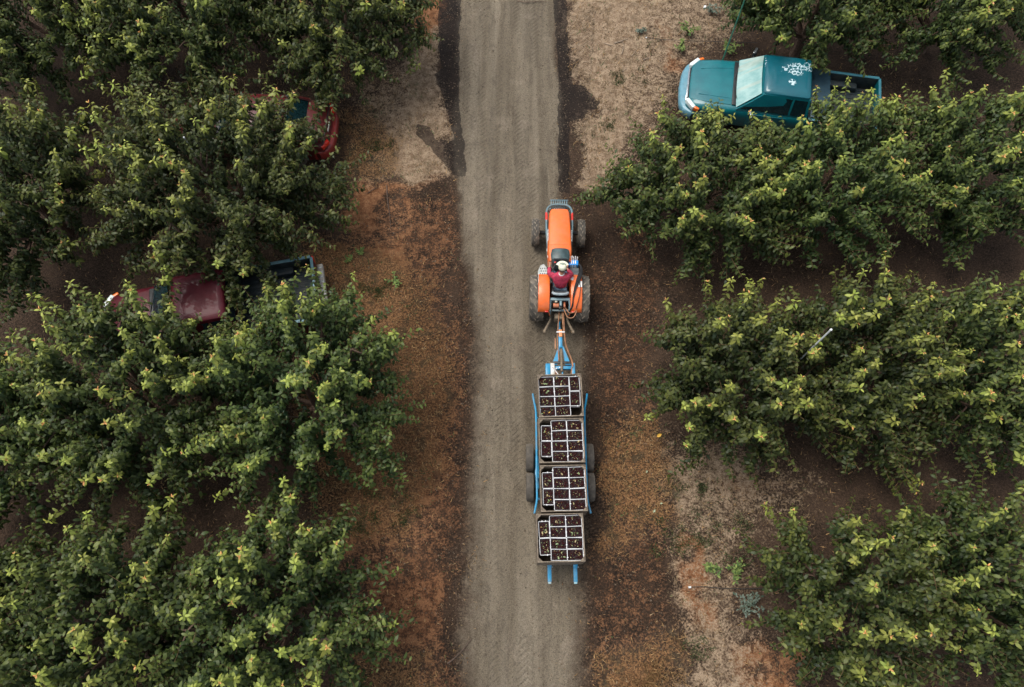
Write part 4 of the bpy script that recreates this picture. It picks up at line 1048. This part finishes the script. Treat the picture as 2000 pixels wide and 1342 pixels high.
# ------------------------------------------------------------------ parked vehicles
def body_ring(x, hw, zb, zt, crown=.02):
    return [(x, -hw * .95, zb), (x, -hw, zb + .10), (x, -hw * 1.0, zb + (zt - zb) * .6), (x, -hw * .985, zt - .10), (x, -hw * .93, zt - .03), (x, -hw * .82, zt), (x, -hw * .4, zt + crown * .8), (x, 0, zt + crown),
            (x, hw * .4, zt + crown * .8), (x, hw * .82, zt), (x, hw * .93, zt - .03), (x, hw * .985, zt - .10), (x, hw, zb + (zt - zb) * .6), (x, hw, zb + .10), (x, hw * .95, zb)]
def archz(x, centres, r=.40, zc=.36, base=.36):
    z = base
    for c in centres:
        d = r * r - (x - c) ** 2
        if d > 0: z = max(z, zc + math.sqrt(d))
    return z
def pane(parent, corners, m, name, proud=.006, n=5, bulge=.0):
    """slightly bowed glass sheet between four corners (bl, br, tr, tl)"""
    a, b_, c, d = [Vector(p) for p in corners]; nr = (b_ - a).cross(d - a).normalized()
    rings = []
    for i in range(n + 1):
        u = i / n; ring = []
        for j in range(n + 1):
            v = j / n
            p = (a * (1 - v) + b_ * v) * (1 - u) + (d * (1 - v) + c * v) * u
            ring.append(p + nr * (proud + bulge * (1 - (2 * v - 1) ** 2)))
        rings.append(ring)
    return MB().loft(rings, cap=False, closed=False).build(name, m, parent, 60)
def pickup(loc, rz, label, paint, roofm, railm, bedm, bump, glassm, wsm, toolbox, rearb):
    o = empty('pickup_truck', loc, rz, label, 'pickup truck', 'vehicles parked under the trees')
    WC = (1.78, -1.72); fr = [2.70, 2.62, 2.45, 2.2, 2.18, 2.1, 1.95, 1.78, 1.61, 1.46, 1.38, 1.36, 1.15]
    tp = lambda x: np.interp(x, [1.15, 2.0, 2.45, 2.62, 2.70], [1.075, 1.02, .965, .90, .80])
    hwf = lambda x: np.interp(x, [1.15, 2.0, 2.45, 2.62, 2.70], [.915, .905, .865, .78, .70])
    MB().loft([body_ring(x, hwf(x), archz(x, WC), tp(x), .035) for x in fr]).build('front_body', paint, o, 40)
    hd = MB().loft([[(x, s * k * hw_, tp(x) + .038 - .022 * abs(k) ** 3) for s, k in ((-1, .98), (-1, .8), (-1, .45), (1, 0), (1, .45), (1, .8), (1, .98))] for x, hw_ in ((2.62, .58), (2.5, .65), (2.1, .72), (1.7, .745), (1.48, .755))], cap=False, closed=False).build('hood', paint, o, 50)
    for s in (-1, 1): MB().tube([(2.40, s * .45, tp(2.40) + .024), (1.95, s * .50, tp(1.95) + .024), (1.50, s * .53, tp(1.50) + .024)], .014, 6).build('hood_crease', paint, hd)
    # cab
    MB().loft([body_ring(x, hw_, zb, 1.07, .0) for x, hw_, zb in ((1.15, .915, .36), (.4, .92, .34), (-.40, .92, .34), (-.66, .915, .36))]).build('cab_body', paint, o, 40)
    lv = ((1.06, 1.38, -.66, .86), (1.35, 1.02, -.61, .77), (1.60, .76, -.57, .68))
    cab = MB().loft([[(x1, -w_, z), (x1, -w_ * .5, z), (x1, 0, z), (x1, w_ * .5, z), (x1, w_, z), (x0 - .05, w_ + .015, z), (x0 - .02, w_ * .6, z), (x0, 0, z), (x0 - .02, -w_ * .6, z), (x0 - .05, -w_ - .015, z)] for z, x0, x1, w_ in lv]).build('cab_frame', paint, o, 25)
    rp = []
    for z, x0, x1, w_ in ((1.60, .735, -.575, .685), (1.655, .70, -.56, .665), (1.69, .62, -.52, .60), (1.705, .40, -.40, .40)):
        rp.append([(x0 + .02 * math.cos(k) if 0 else x0, y, z) for k, y in ((0, -w_ * .92), (0, 0), (0, w_ * .92))] + [(x0 - .09, w_, z), (0, w_ * 1.01, z), (x1 + .06, w_, z)] + [(x1, w_ * .92, z), (x1, 0, z), (x1, -w_ * .92, z)] + [(x1 + .06, -w_, z), (0, -w_ * 1.01, z), (x0 - .09, -w_, z)])
    roof = MB().loft(rp).build('roof', roofm, o, 40)
    ws = pane(o, [(1.155, .80, 1.075), (1.155, -.80, 1.075), (.75, -.64, 1.59), (.75, .64, 1.59)][::-1] if 0 else [(1.33, -.83, 1.09), (1.33, .83, 1.09), (.765, .66, 1.59), (.765, -.66, 1.59)], wsm, 'windshield', .012, 6, .055)
    for s in (-1, 1):
        q = [(1.22, s * .878, 1.10), (-.10, s * .878, 1.10), (-.10, s * .715, 1.56), (.70, s * .715, 1.56)]
        pane(o, q if s > 0 else q, glassm, 'side_window', .012 if s < 0 else -.012, 2)
        q = [(-.16, s * .878, 1.10), (-.56, s * .872, 1.10), (-.52, s * .71, 1.56), (-.16, s * .715, 1.56)]
        pane(o, q, glassm, 'rear_side_window', .012 if s < 0 else -.012, 2)
        dr_ = MB().box((.42, s * .925, .72), (1.05, .02, .56), .008).build('door', paint, o)
        MB().box((-.02, s * .945, .92), (.14, .02, .035), .006).build('handle', black, dr_)
        mr = MB().tube([(.98, s * .92, 1.12), (.94, s * 1.04, 1.15)], .02, 6).box((.92, s * 1.13, 1.16), (.10, .25, .17), .03, Matrix.Rotation(s * .35, 4, 'Z')).build('mirror', black, o)
        MB().box((.93, s * 1.13, 1.25), (.08, .21, .014), .005, Matrix.Rotation(s * .35, 4, 'Z')).build('mirror_cap', chrome, mr)
        MB().tube([(1.45, s * .10 - .05, 1.11), (1.36, s * .10 + .46, 1.165)] if s > 0 else [(1.45, -.10, 1.11), (1.36, -.60, 1.165)], .011, 5).build('wiper', black, o)
    pane(o, [(-.645, .66, 1.14), (-.645, -.66, 1.14), (-.585, -.56, 1.54), (-.585, .56, 1.54)], glassm, 'rear_window', .012, 2)
    MB().box((1.40, 0, 1.096), (.13, 1.52, .02), .006).build('cowl_vent', black, o)
    # bed: walls with wheel arches, ribbed floor, rails, tailgate
    for s in (-1, 1):
        xs_ = list(np.linspace(-.70, -2.66, 22))
        MB().loft([[(x, s * .92, archz(x, WC)), (x, s * .925, .75), (x, s * .91, 1.06), (x, s * .85, 1.06), (x, s * .85, archz(x, WC) - .0 if 0 else .62)] for x in xs_]).build('bed_side', paint, o, 40)
        MB().box((-1.68, s * .88, 1.072), (1.98, .085, .03), .01).build('bed_rail', railm, o)
        MB().box((-1.69, s * .840, .84), (1.90, .014, .42), .003).build('bed_liner_side', bedm, o)
        MB().box((-1.72, s * .74, .72), (.85, .21, .20), .04).build('wheel_well', bedm, o)
        wheel(o, (WC[0], s * .80, .35), .35, .24, 0, tyre, plate, 'Y'); wheel(o, (WC[1], s * .80, .35), .35, .24, 0, tyre, plate, 'Y')
        MB().box((2.585, s * .735, .85), (.12, .36, .17), .03, Matrix.Rotation(s * .70, 4, 'Z')).build('headlight', lampw, o)
        MB().box((2.41, s * .880, .85), (.08, .17, .14), .02, Matrix.Rotation(s * 1.15, 4, 'Z')).build('turn_signal', ambm, o)
        MB().box((-2.70, s * .885, .86), (.05, .10, .30), .012).build('tail_lamp', redlens, o)
    MB().box((-.715, 0, .86), (.04, 1.70, .42), .006).build('bed_front_wall', bedm, o)
    MB().box((-1.68, 0, .60), (1.98, 1.70, .03)).build('bed_floor', bedm, o)
    for k in range(11): MB().box((-1.68, -.75 + .15 * k, .622), (1.94, .07, .022), .006).build('floor_rib', bedm, o)
    tg = MB().box((-2.685, 0, .84), (.06, 1.72, .44), .012).build('tailgate', paint, o)
    MB().box((-2.685, 0, 1.068), (.075, 1.74, .022), .008).build('tailgate_cap', railm, tg)
    if toolbox:
        tb_ = MB().box((-.99, 0, 1.03), (.50, 1.66, .20), .02).build('toolbox', tealdull, o)
        MB().box((-.99, 0, 1.14), (.53, 1.72, .03), .012).build('lid', tealdull, tb_)
    # nose: bumper, grille, plate
    bp = lambda z, g: [(np.interp(abs(y), [0, .55, .82, .93], [2.90, 2.86, 2.74, 2.48]) + g, y, z) for y in np.linspace(-.93, .93, 17)]
    MB().loft([bp(.40, -.06), bp(.42, .0), bp(.55, .035), bp(.66, .02), bp(.70, -.03), bp(.71, -.26), bp(.44, -.26)], closed=False, cap=False).build('front_bumper', bump, o, 45)
    gr = MB().box((2.675, 0, .80), (.06, 1.08, .17), .02).build('grille', black, o)
    for z in (.74, .875): MB().box((2.705, 0, z), (.03, 1.06, .022), .006).build('grille_bar', chrome, gr)
    MB().box((2.71, 0, .80), (.025, .05, .12), .006).build('grille_divider', chrome, gr)
    rb = MB().box((-2.80, 0, .52), (.15, 1.76, .17), .02).build('rear_bumper', rearb, o)
    for k in range(12): MB().box((-2.80, -.77 + .14 * k, .612), (.13, .05, .014), .003).build('bumper_tread', black if rearb is chrome else plate, rb)
    return o
def centre(front, ang, half): return (front[0] + math.cos(ang) * half, front[1] + math.sin(ang) * half, 0)
A1 = R(-9.5)
pickup(centre((5.02, 15.0), A1, 2.80), A1 + math.pi, 'teal pickup truck with peeling roof paint parked nose towards the road', teal, tealroof, tealrail, tealbed, bluebump, glassd, windscreen, True, bluebump)
A2 = R(11.5)
pickup(centre((-10.45, 7.28), A2, 2.80), A2 + math.pi, 'maroon pickup truck half hidden under trees, its tailgate towards the road', redroof, redroof, mat('worn_rail_blue', (.12, .25, .29), .4, var=.2), tealbed, redbumper, glassd, glassd, False, mat('pale_step_bumper', (.50, .48, .42), .5, var=.15, dirt=DUST))

def sedan(loc, rz, label, paint):
    o = empty('sedan_car', loc, rz, label, 'car', 'vehicles parked under the trees')
    WC = (1.40, -1.25); st = [2.25, 2.2, 2.05, 1.82, 1.76, 1.6, 1.4, 1.2, 1.04, .98, .6, 0, -.6, -.83, -.89, -1.05, -1.25, -1.45, -1.61, -1.67, -1.9, -2.12, -2.22]
    tp = lambda x: np.interp(x, [-2.22, -2.12, -1.6, -1.25, .9, 1.8, 2.1, 2.25], [.80, .93, .98, 1.0, .98, .86, .76, .66])
    hw = lambda x: np.interp(x, [-2.22, -2.12, -1.8, -1, 1, 1.8, 2.05, 2.25], [.66, .76, .82, .845, .845, .80, .74, .58])
    MB().loft([body_ring(x, hw(x), archz(x, WC, .35, .31, .27), tp(x), .02) for x in st]).build('body', paint, o, 40)
    lv = ((.98, .88, -1.55, .74), (1.18, .48, -1.30, .665), (1.33, .18, -1.08, .60))
    MB().loft([[(x1, -w_, z), (x1 - .06, 0, z), (x1, w_, z), (x0 - .06, w_ + .01, z), (x0 + .03, 0, z), (x0 - .06, -w_ - .01, z)] for z, x0, x1, w_ in lv]).build('cabin', glassd, o, 20)
    rp = []
    for z, x0, x1, w_ in ((1.325, .20, -1.09, .607), (1.365, .12, -1.02, .57), (1.385, -.10, -.85, .40)):
        rp.append([(x0, -w_ * .8, z), (x0 + .03, 0, z), (x0, w_ * .8, z), (x0 - .1, w_, z), (x1 + .1, w_, z), (x1, w_ * .8, z), (x1 - .03, 0, z), (x1, -w_ * .8, z), (x1 + .1, -w_, z), (x0 - .1, -w_, z)])
    MB().loft(rp).build('roof', paint, o, 40)
    for s in (-1, 1):
        MB().tube([(-1.58, s * .735, .99), (-1.30, s * .668, 1.18), (-1.05, s * .595, 1.345)], .045, 6).build('rear_pillar', paint, o)
        MB().tube([(.85, s * .745, .99), (.46, s * .672, 1.18), (.17, s * .60, 1.34)], .03, 6).build('front_pillar', paint, o)
        MB().tube([(-.30, s * .755, .99), (-.33, s * .605, 1.335)], .025, 6).build('middle_pillar', black, o)
        wheel(o, (WC[0], s * .74, .30), .30, .19, 0, tyre, plate, 'Y'); wheel(o, (WC[1], s * .74, .30), .30, .19, 0, tyre, plate, 'Y')
        MB().box((-2.16, s * .62, .80), (.10, .30, .16), .03, Matrix.Rotation(-s * .55, 4, 'Z')).build('tail_lamp', redlens, o)
        MB().box((2.16, s * .52, .66), (.10, .32, .12), .03, Matrix.Rotation(s * .7, 4, 'Z')).build('headlight', lampw, o)
        dr_ = MB().box((.32, s * .848, .66), (1.05, .012, .52), .004).build('door', paint, o); MB().box((-.08, s * .862, .84), (.14, .02, .03), .006).build('handle', black, dr_)
        MB().box((.62, s * .93, 1.02), (.10, .16, .10), .03).build('mirror', paint, o)
    lid = MB().loft([[(x, y, tp(x) + .03 - .02 * (abs(y) / .7) ** 3) for y in (-.68, -.5, -.2, .2, .5, .68)] for x in (-1.62, -1.85, -2.05, -2.13)], cap=False, closed=False).build('trunk_lid', paint, o, 40)
    MB().box((-2.135, 0, .94), (.03, 1.34, .02), .005).build('lid_seam', black, lid)
    MB().box((-2.20, .05, .86), (.02, .34, .09), .008).build('number_plate', mat('plain_plate', (.55, .55, .50), .5), o)
    bp = lambda z, g: [(-(np.interp(abs(y), [0, .5, .72, .83], [2.34, 2.31, 2.20, 1.98]) + g), y, z) for y in np.linspace(-.83, .83, 15)]
    MB().loft([bp(.30, -.04), bp(.36, .01), bp(.52, .035), bp(.64, .02), bp(.68, -.03), bp(.68, -.14), bp(.34, -.14)], closed=False, cap=False).build('rear_bumper', redbumper, o, 45)
    fb = lambda z, g: [((np.interp(abs(y), [0, .5, .72, .83], [2.36, 2.32, 2.20, 1.98]) + g), y, z) for y in np.linspace(-.83, .83, 15)]
    MB().loft([fb(.28, -.04), fb(.34, .01), fb(.48, .035), fb(.56, .02), fb(.58, -.14)], closed=False, cap=False).build('front_bumper', redbumper, o, 45)
    MB().box((.87, 0, 1.0), (.12, 1.3, .015), .004).build('cowl_vent', black, o)
    return o
A3 = R(-3.0)
sedan((-7.38, 13.62, 0), A3 + math.pi, 'dark red sedan under the trees, its trunk towards the road', redp)

# ------------------------------------------------------------------ small things beside the road
def pole(name, base_px, top_px, h, r, m, label, cat):
    x, y = P(*base_px, .0) if base_px else (0, 0)
    tx, ty = P(*top_px, h)
    o = empty(name, (tx, ty, 0), 0, label, cat)
    MB().tube([(0, 0, -.1), (.0, .0, h * .5), (0, 0, h)], r, 10).build('shaft', m, o)
    MB().tube([(0, 0, h - .002), (0, 0, h + .04)], r * 1.35, 10).build('cap', m, o)
    return o
pole('white_pole', None, (1622, 645), 4.3, .018, polew, 'slender white pole rising out of a tree crown on the right', 'pole')
pole('green_pole', None, (1455, -2), 3.2, .02, poleg, 'thin green pole at the top edge, left of the tree above the teal pickup', 'pole')
pole('white_stake', None, (360, 270), 3.2, .018, polew, 'white stake tip showing in the large tree between the red vehicles', 'stake')
def stick(pts_px, r, m, label, h=.02):
    pts = [P(x, y, h) + (h + .01 * (i % 2),) for i, (x, y) in enumerate(pts_px)]
    o_ = Vector(pts[0]); q = [Vector(p) - o_ for p in pts]
    mb = MB(); mb.tube(curve_pts(q, 3), list(np.linspace(r, r * .45, (len(q) - 1) * 3 + 1)), 6)
    s = random.Random(int(pts_px[0][0])); mid = q[len(q) // 2]; d = (q[-1] - q[0])
    if d.length > .35:
        side = Vector((-d.y, d.x, .08)).normalized() * d.length * .22 * s.choice((-1, 1))
        mb.tube([mid, mid + d * .15 + side], [r * .55, r * .25], 5)
    ob = mb.build('stick', m, None, loc=o_)
    return tag(ob, label, 'stick', 'dead sticks on the ground')
stick([(1199, 85), (1212, 81), (1226, 75)], .022, sticm, 'longest pale dead stick on the sandy verge left of the teal pickup')
stick([(1180, 84), (1190, 88), (1198, 89)], .018, sticm, 'short thick dead stick at the lower left end of the longest pale stick')
stick([(1214, 106), (1217, 95), (1219, 84)], .012, sticm, 'thin upright-lying dead stick just below the longest pale stick')
stick([(1233, 110), (1239, 103), (1244, 96)], .012, sticm, 'thin slanting dead stick right of the sticks on the sandy verge')
stick([(1256, 117), (1264, 114), (1272, 113)], .018, sticm, 'stubby pale dead stick nearest the teal pickup bumper')
stick([(1216, 140), (1222, 135), (1228, 131)], .010, sticm, 'small dead twig below the other sticks on the sandy verge')
stick([(1291, 200), (1295, 194), (1298, 188)], .012, sticm, 'lone pale twig between the teal pickup nose and the tree below it')
stick([(755, 362), (757, 390), (761, 420), (763, 445)], .016, stickd, 'long dark stick lying along the left verge level with the tractor')
stick([(718, 377), (728, 371), (737, 366)], .016, stickd, 'dark curved twig on the orange soil of the left verge')
stick([(874, 1296), (888, 1285), (905, 1268), (920, 1248)], .020, stickd, 'dark bent branch at the left road edge near the bottom')
stick([(1010, 2), (1030, 5), (1055, 2), (1068, 4)], .014, stickd, 'dark twig lying across the road at the top edge')
stick([(640, 1012), (665, 1022), (690, 1036)], .010, sticm, 'thin dry twig on the grass beside the bottom left row')
for k, (px, py, a, s_) in enumerate(((1283, 853, .5, 1.0), (1262, 924, 1.2, .55), (1276, 1001, 1.0, .65), (1289, 984, .3, .5))):
    x, y = P(px, py, .03)
    mb = MB(); L_ = .14 * s_
    mb.loft([[(L_ * u, -w_ * L_, .012 * math.sin(u * 3)), (L_ * u, 0, .0), (L_ * u, w_ * L_, .014 * math.sin(u * 3))] for u, w_ in ((0, .02), (.25, .26), (.6, .28), (.9, .10), (1, .01))], cap=False, closed=False)
    ob = mb.build('fallen_leaf', yellowleaf if k == 0 else mat('pale_fallen_leaf', (.35, .40, .25), .6), None, loc=(x, y, .03), rot=(.1, -.1, a))
    tag(ob, ('bright yellow fallen leaf on the right verge beside the trailer', 'topmost pale fallen leaf below the yellow leaf', 'lowest pale fallen leaf on the right verge', 'pale fallen leaf just above the lowest one on the right verge')[k], 'leaf', 'fallen leaves on the right verge')
x, y = P(1376, 14)
tag(MB().loft([[(-.05, -.04, .0), (.03, -.05, .02)], [(-.03, .0, .03), (.05, .01, .015)], [(-.01, .05, .0), (.04, .05, .01)]], cap=False, closed=False).build('paper_scrap', polew, None, loc=(x, y, .02)), 'crumpled white scrap on the ground near the green pole', 'litter')
# drip pipe along the row, and a risers tangle beside the lower right verge
q = [P(*p_, .03) for p_ in ((1347, 1147), (1375, 1146), (1410, 1149), (1450, 1150), (1500, 1150), (1600, 1152))]
o = empty('drip_pipe', (q[0][0], q[0][1], .03), 0, 'black drip pipe with a white end running into the bottom right row', 'pipe')
MB().tube(curve_pts([(a - q[0][0], b_ - q[0][1], .01) for a, b_ in q], 4), .008, 6).build('tubing', pipem, o)
MB().tube([(-.03, 0, .01), (.03, 0, .01)], .024, 8).build('end_plug', polew, o)
q = [P(*p_, .03) for p_ in ((1262, 74), (1300, 78), (1345, 80), (1400, 82), (1480, 84))]
o = empty('drip_pipe', (q[0][0], q[0][1], .03), 0, 'black drip pipe above the teal pickup hood', 'pipe')
MB().tube(curve_pts([(a - q[0][0], b_ - q[0][1], .01) for a, b_ in q], 4), .008, 6).build('tubing', pipem, o)
MB().tube([(-.02, 0, .01), (.02, 0, .01)], .018, 8).build('end_plug', polew, o)
# weeds: leafy clumps and grass tufts one can count
def weed(px, py, r, h, n, m, label, seed, blade=False, grp='weeds along the verges'):
    rs = np.random.RandomState(seed); x, y = P(px, py)
    o = empty('weed_clump', (x, y, 0), 0, label, 'weed', grp)
    if blade:
        k = n * 3; a = rs.uniform(0, 6.28, k); le = rs.uniform(.2, .9, k)
        cs = rs.normal(0, r * .75, (14, 2)) * [1.3, .8]; ci = rs.randint(0, 14, k)
        ps = cs[ci] + rs.normal(0, r * .22, (k, 2)); L = rs.uniform(.4, 1.2, k) * h * .75; wd = .006
        b0 = np.stack((ps[:, 0], ps[:, 1], np.full(k, -.02)), 1); d = np.stack((np.cos(a) * le, np.sin(a) * le, np.sqrt(1 - le ** 2)), 1) * L[:, None]
        p_ = np.stack((-np.sin(a), np.cos(a), a * 0), 1) * wd
        v = np.stack((b0 - p_, b0 + p_, b0 + d * .6 + p_ * .7 + [0, 0, .02], b0 + d, b0 + d * .6 - p_ * .7 + [0, 0, .02]), 1).reshape(-1, 3)
        me = np_mesh('blades', v, np.arange(k * 5), np.full(k, 5), dict(rnd=np.repeat(rs.rand(k), 5)), m)
        f = link('blades', me, o); f['kind'] = 'stuff'
        return o
    tw = []; bl = []
    for i in range(max(4, n // 12)):
        a = rs.uniform(0, 6.28); e = np.array([math.cos(a) * r * rs.uniform(.3, .95), math.sin(a) * r * rs.uniform(.3, .95), h * rs.uniform(.5, 1.0)])
        pts = bez(np.zeros(3), np.array([e[0] * .4, e[1] * .4, h * .7]), e, 5); tw.append((pts, .008, .003))
        k = 12; t_ = rs.uniform(.25, 1, k); base = np.array([pts[min(3, int(u * 4))] * (1 - (u * 4) % 1) + pts[min(4, int(u * 4) + 1)] * ((u * 4) % 1) for u in t_])
        an = rs.uniform(0, 6.28, k); ax = np.stack((np.cos(an), np.sin(an), rs.uniform(-.3, .5, k)), 1); L = rs.uniform(.05, .11, k)
        bl.append((leaf_block(base, ax, np.tile([0, 0, 1.0], (k, 1)) + rs.normal(0, .3, (k, 3)), L, L * .42), np.zeros(k), rs.rand(k)))
    f = link('leaves', leaf_mesh('leaves', bl, m), o); f['kind'] = 'stuff'
    co, lo = tubes_np(tw, 4); s = link('stems', np_mesh('stems', co, lo.ravel(), np.full(len(lo), 4), {}, twigm), o); s['kind'] = 'stuff'
    return o
weed(1387, 1113, .28, .35, 110, weedm, 'bright green leafy weed beside the black drip pipe', 1)
weed(1440, 1118, .42, .30, 160, weedm, 'dark leafy weed patch between the bright weed and the bottom right tree', 2)
weed(1462, 1185, .45, .30, 190, weedgrey, 'silvery grey-green weed clump beside the bottom right tree', 3)
weed(1343, 66, .40, .40, 130, weedm, 'large leafy weed above the teal pickup hood', 4)
weed(1329, 98, .30, .3, 90, weedm, 'low green weed just above the teal pickup bumper', 5)
weed(1420, 100, .45, .35, 130, weedm, 'leafy undergrowth between the large weed and the teal pickup mirror', 6)
weed(1390, 30, .40, .3, 100, weedgrey, 'grey-green sprig patch near the green pole', 7)
weed(1252, 62, .22, .18, 60, weedgrey, 'dry grey tuft at the end of the upper drip pipe', 8)
weed(1218, 152, .26, .12, 130, greengrass, 'dark green grass tuft at mid-height of the sandy right verge', 9, True)
weed(1188, 243, .16, .10, 70, greengrass, 'small dark grass tuft beside the right tyre marks', 10, True)
weed(707, 495, .16, .14, 50, weedm, 'small bright weed on the left verge, upper of two', 11)
weed(683, 508, .18, .14, 50, weedm, 'small bright weed on the left verge, lower of two', 12)
weed(735, 565, .28, .14, 150, greengrass, 'green grass tuft on the left verge below the small bright weeds', 13, True)
weed(772, 550, .30, .2, 70, weedm, 'sprawling weed on the left verge level with the maroon tailgate', 14)
weed(1282, 1325, .42, .3, 120, drygrass, 'spiky dry grass clump at the bottom edge right of the road', 15, True)
weed(1330, 1060, .40, .14, 220, greengrass, 'dark grass patch on the right verge above the bottom right row', 16, True)
weed(1420, 1050, .46, .14, 240, greengrass, 'wide dark grass patch right of the other grass patch', 17, True)
weed(1352, 950, .24, .12, 120, greengrass, 'small green tuft on the pale right verge beside the trailer', 18, True)
weed(1348, 1262, .26, .12, 120, greengrass, 'green tuft on the pale soil near the bottom right', 19, True)
weed(690, 1020, .34, .14, 200, greengrass, 'dark grass tuft between the two lower left rows', 20, True)
weed(745, 960, .24, .12, 120, greengrass, 'small dark tuft on the orange left verge', 21, True)
weed(790, 1010, .18, .1, 90, greengrass, 'little green tuft nearest the road on the left verge', 22, True)
weed(745, 285, .22, .12, 110, greengrass, 'pale green tuft right of the red sedan trunk', 23, True)
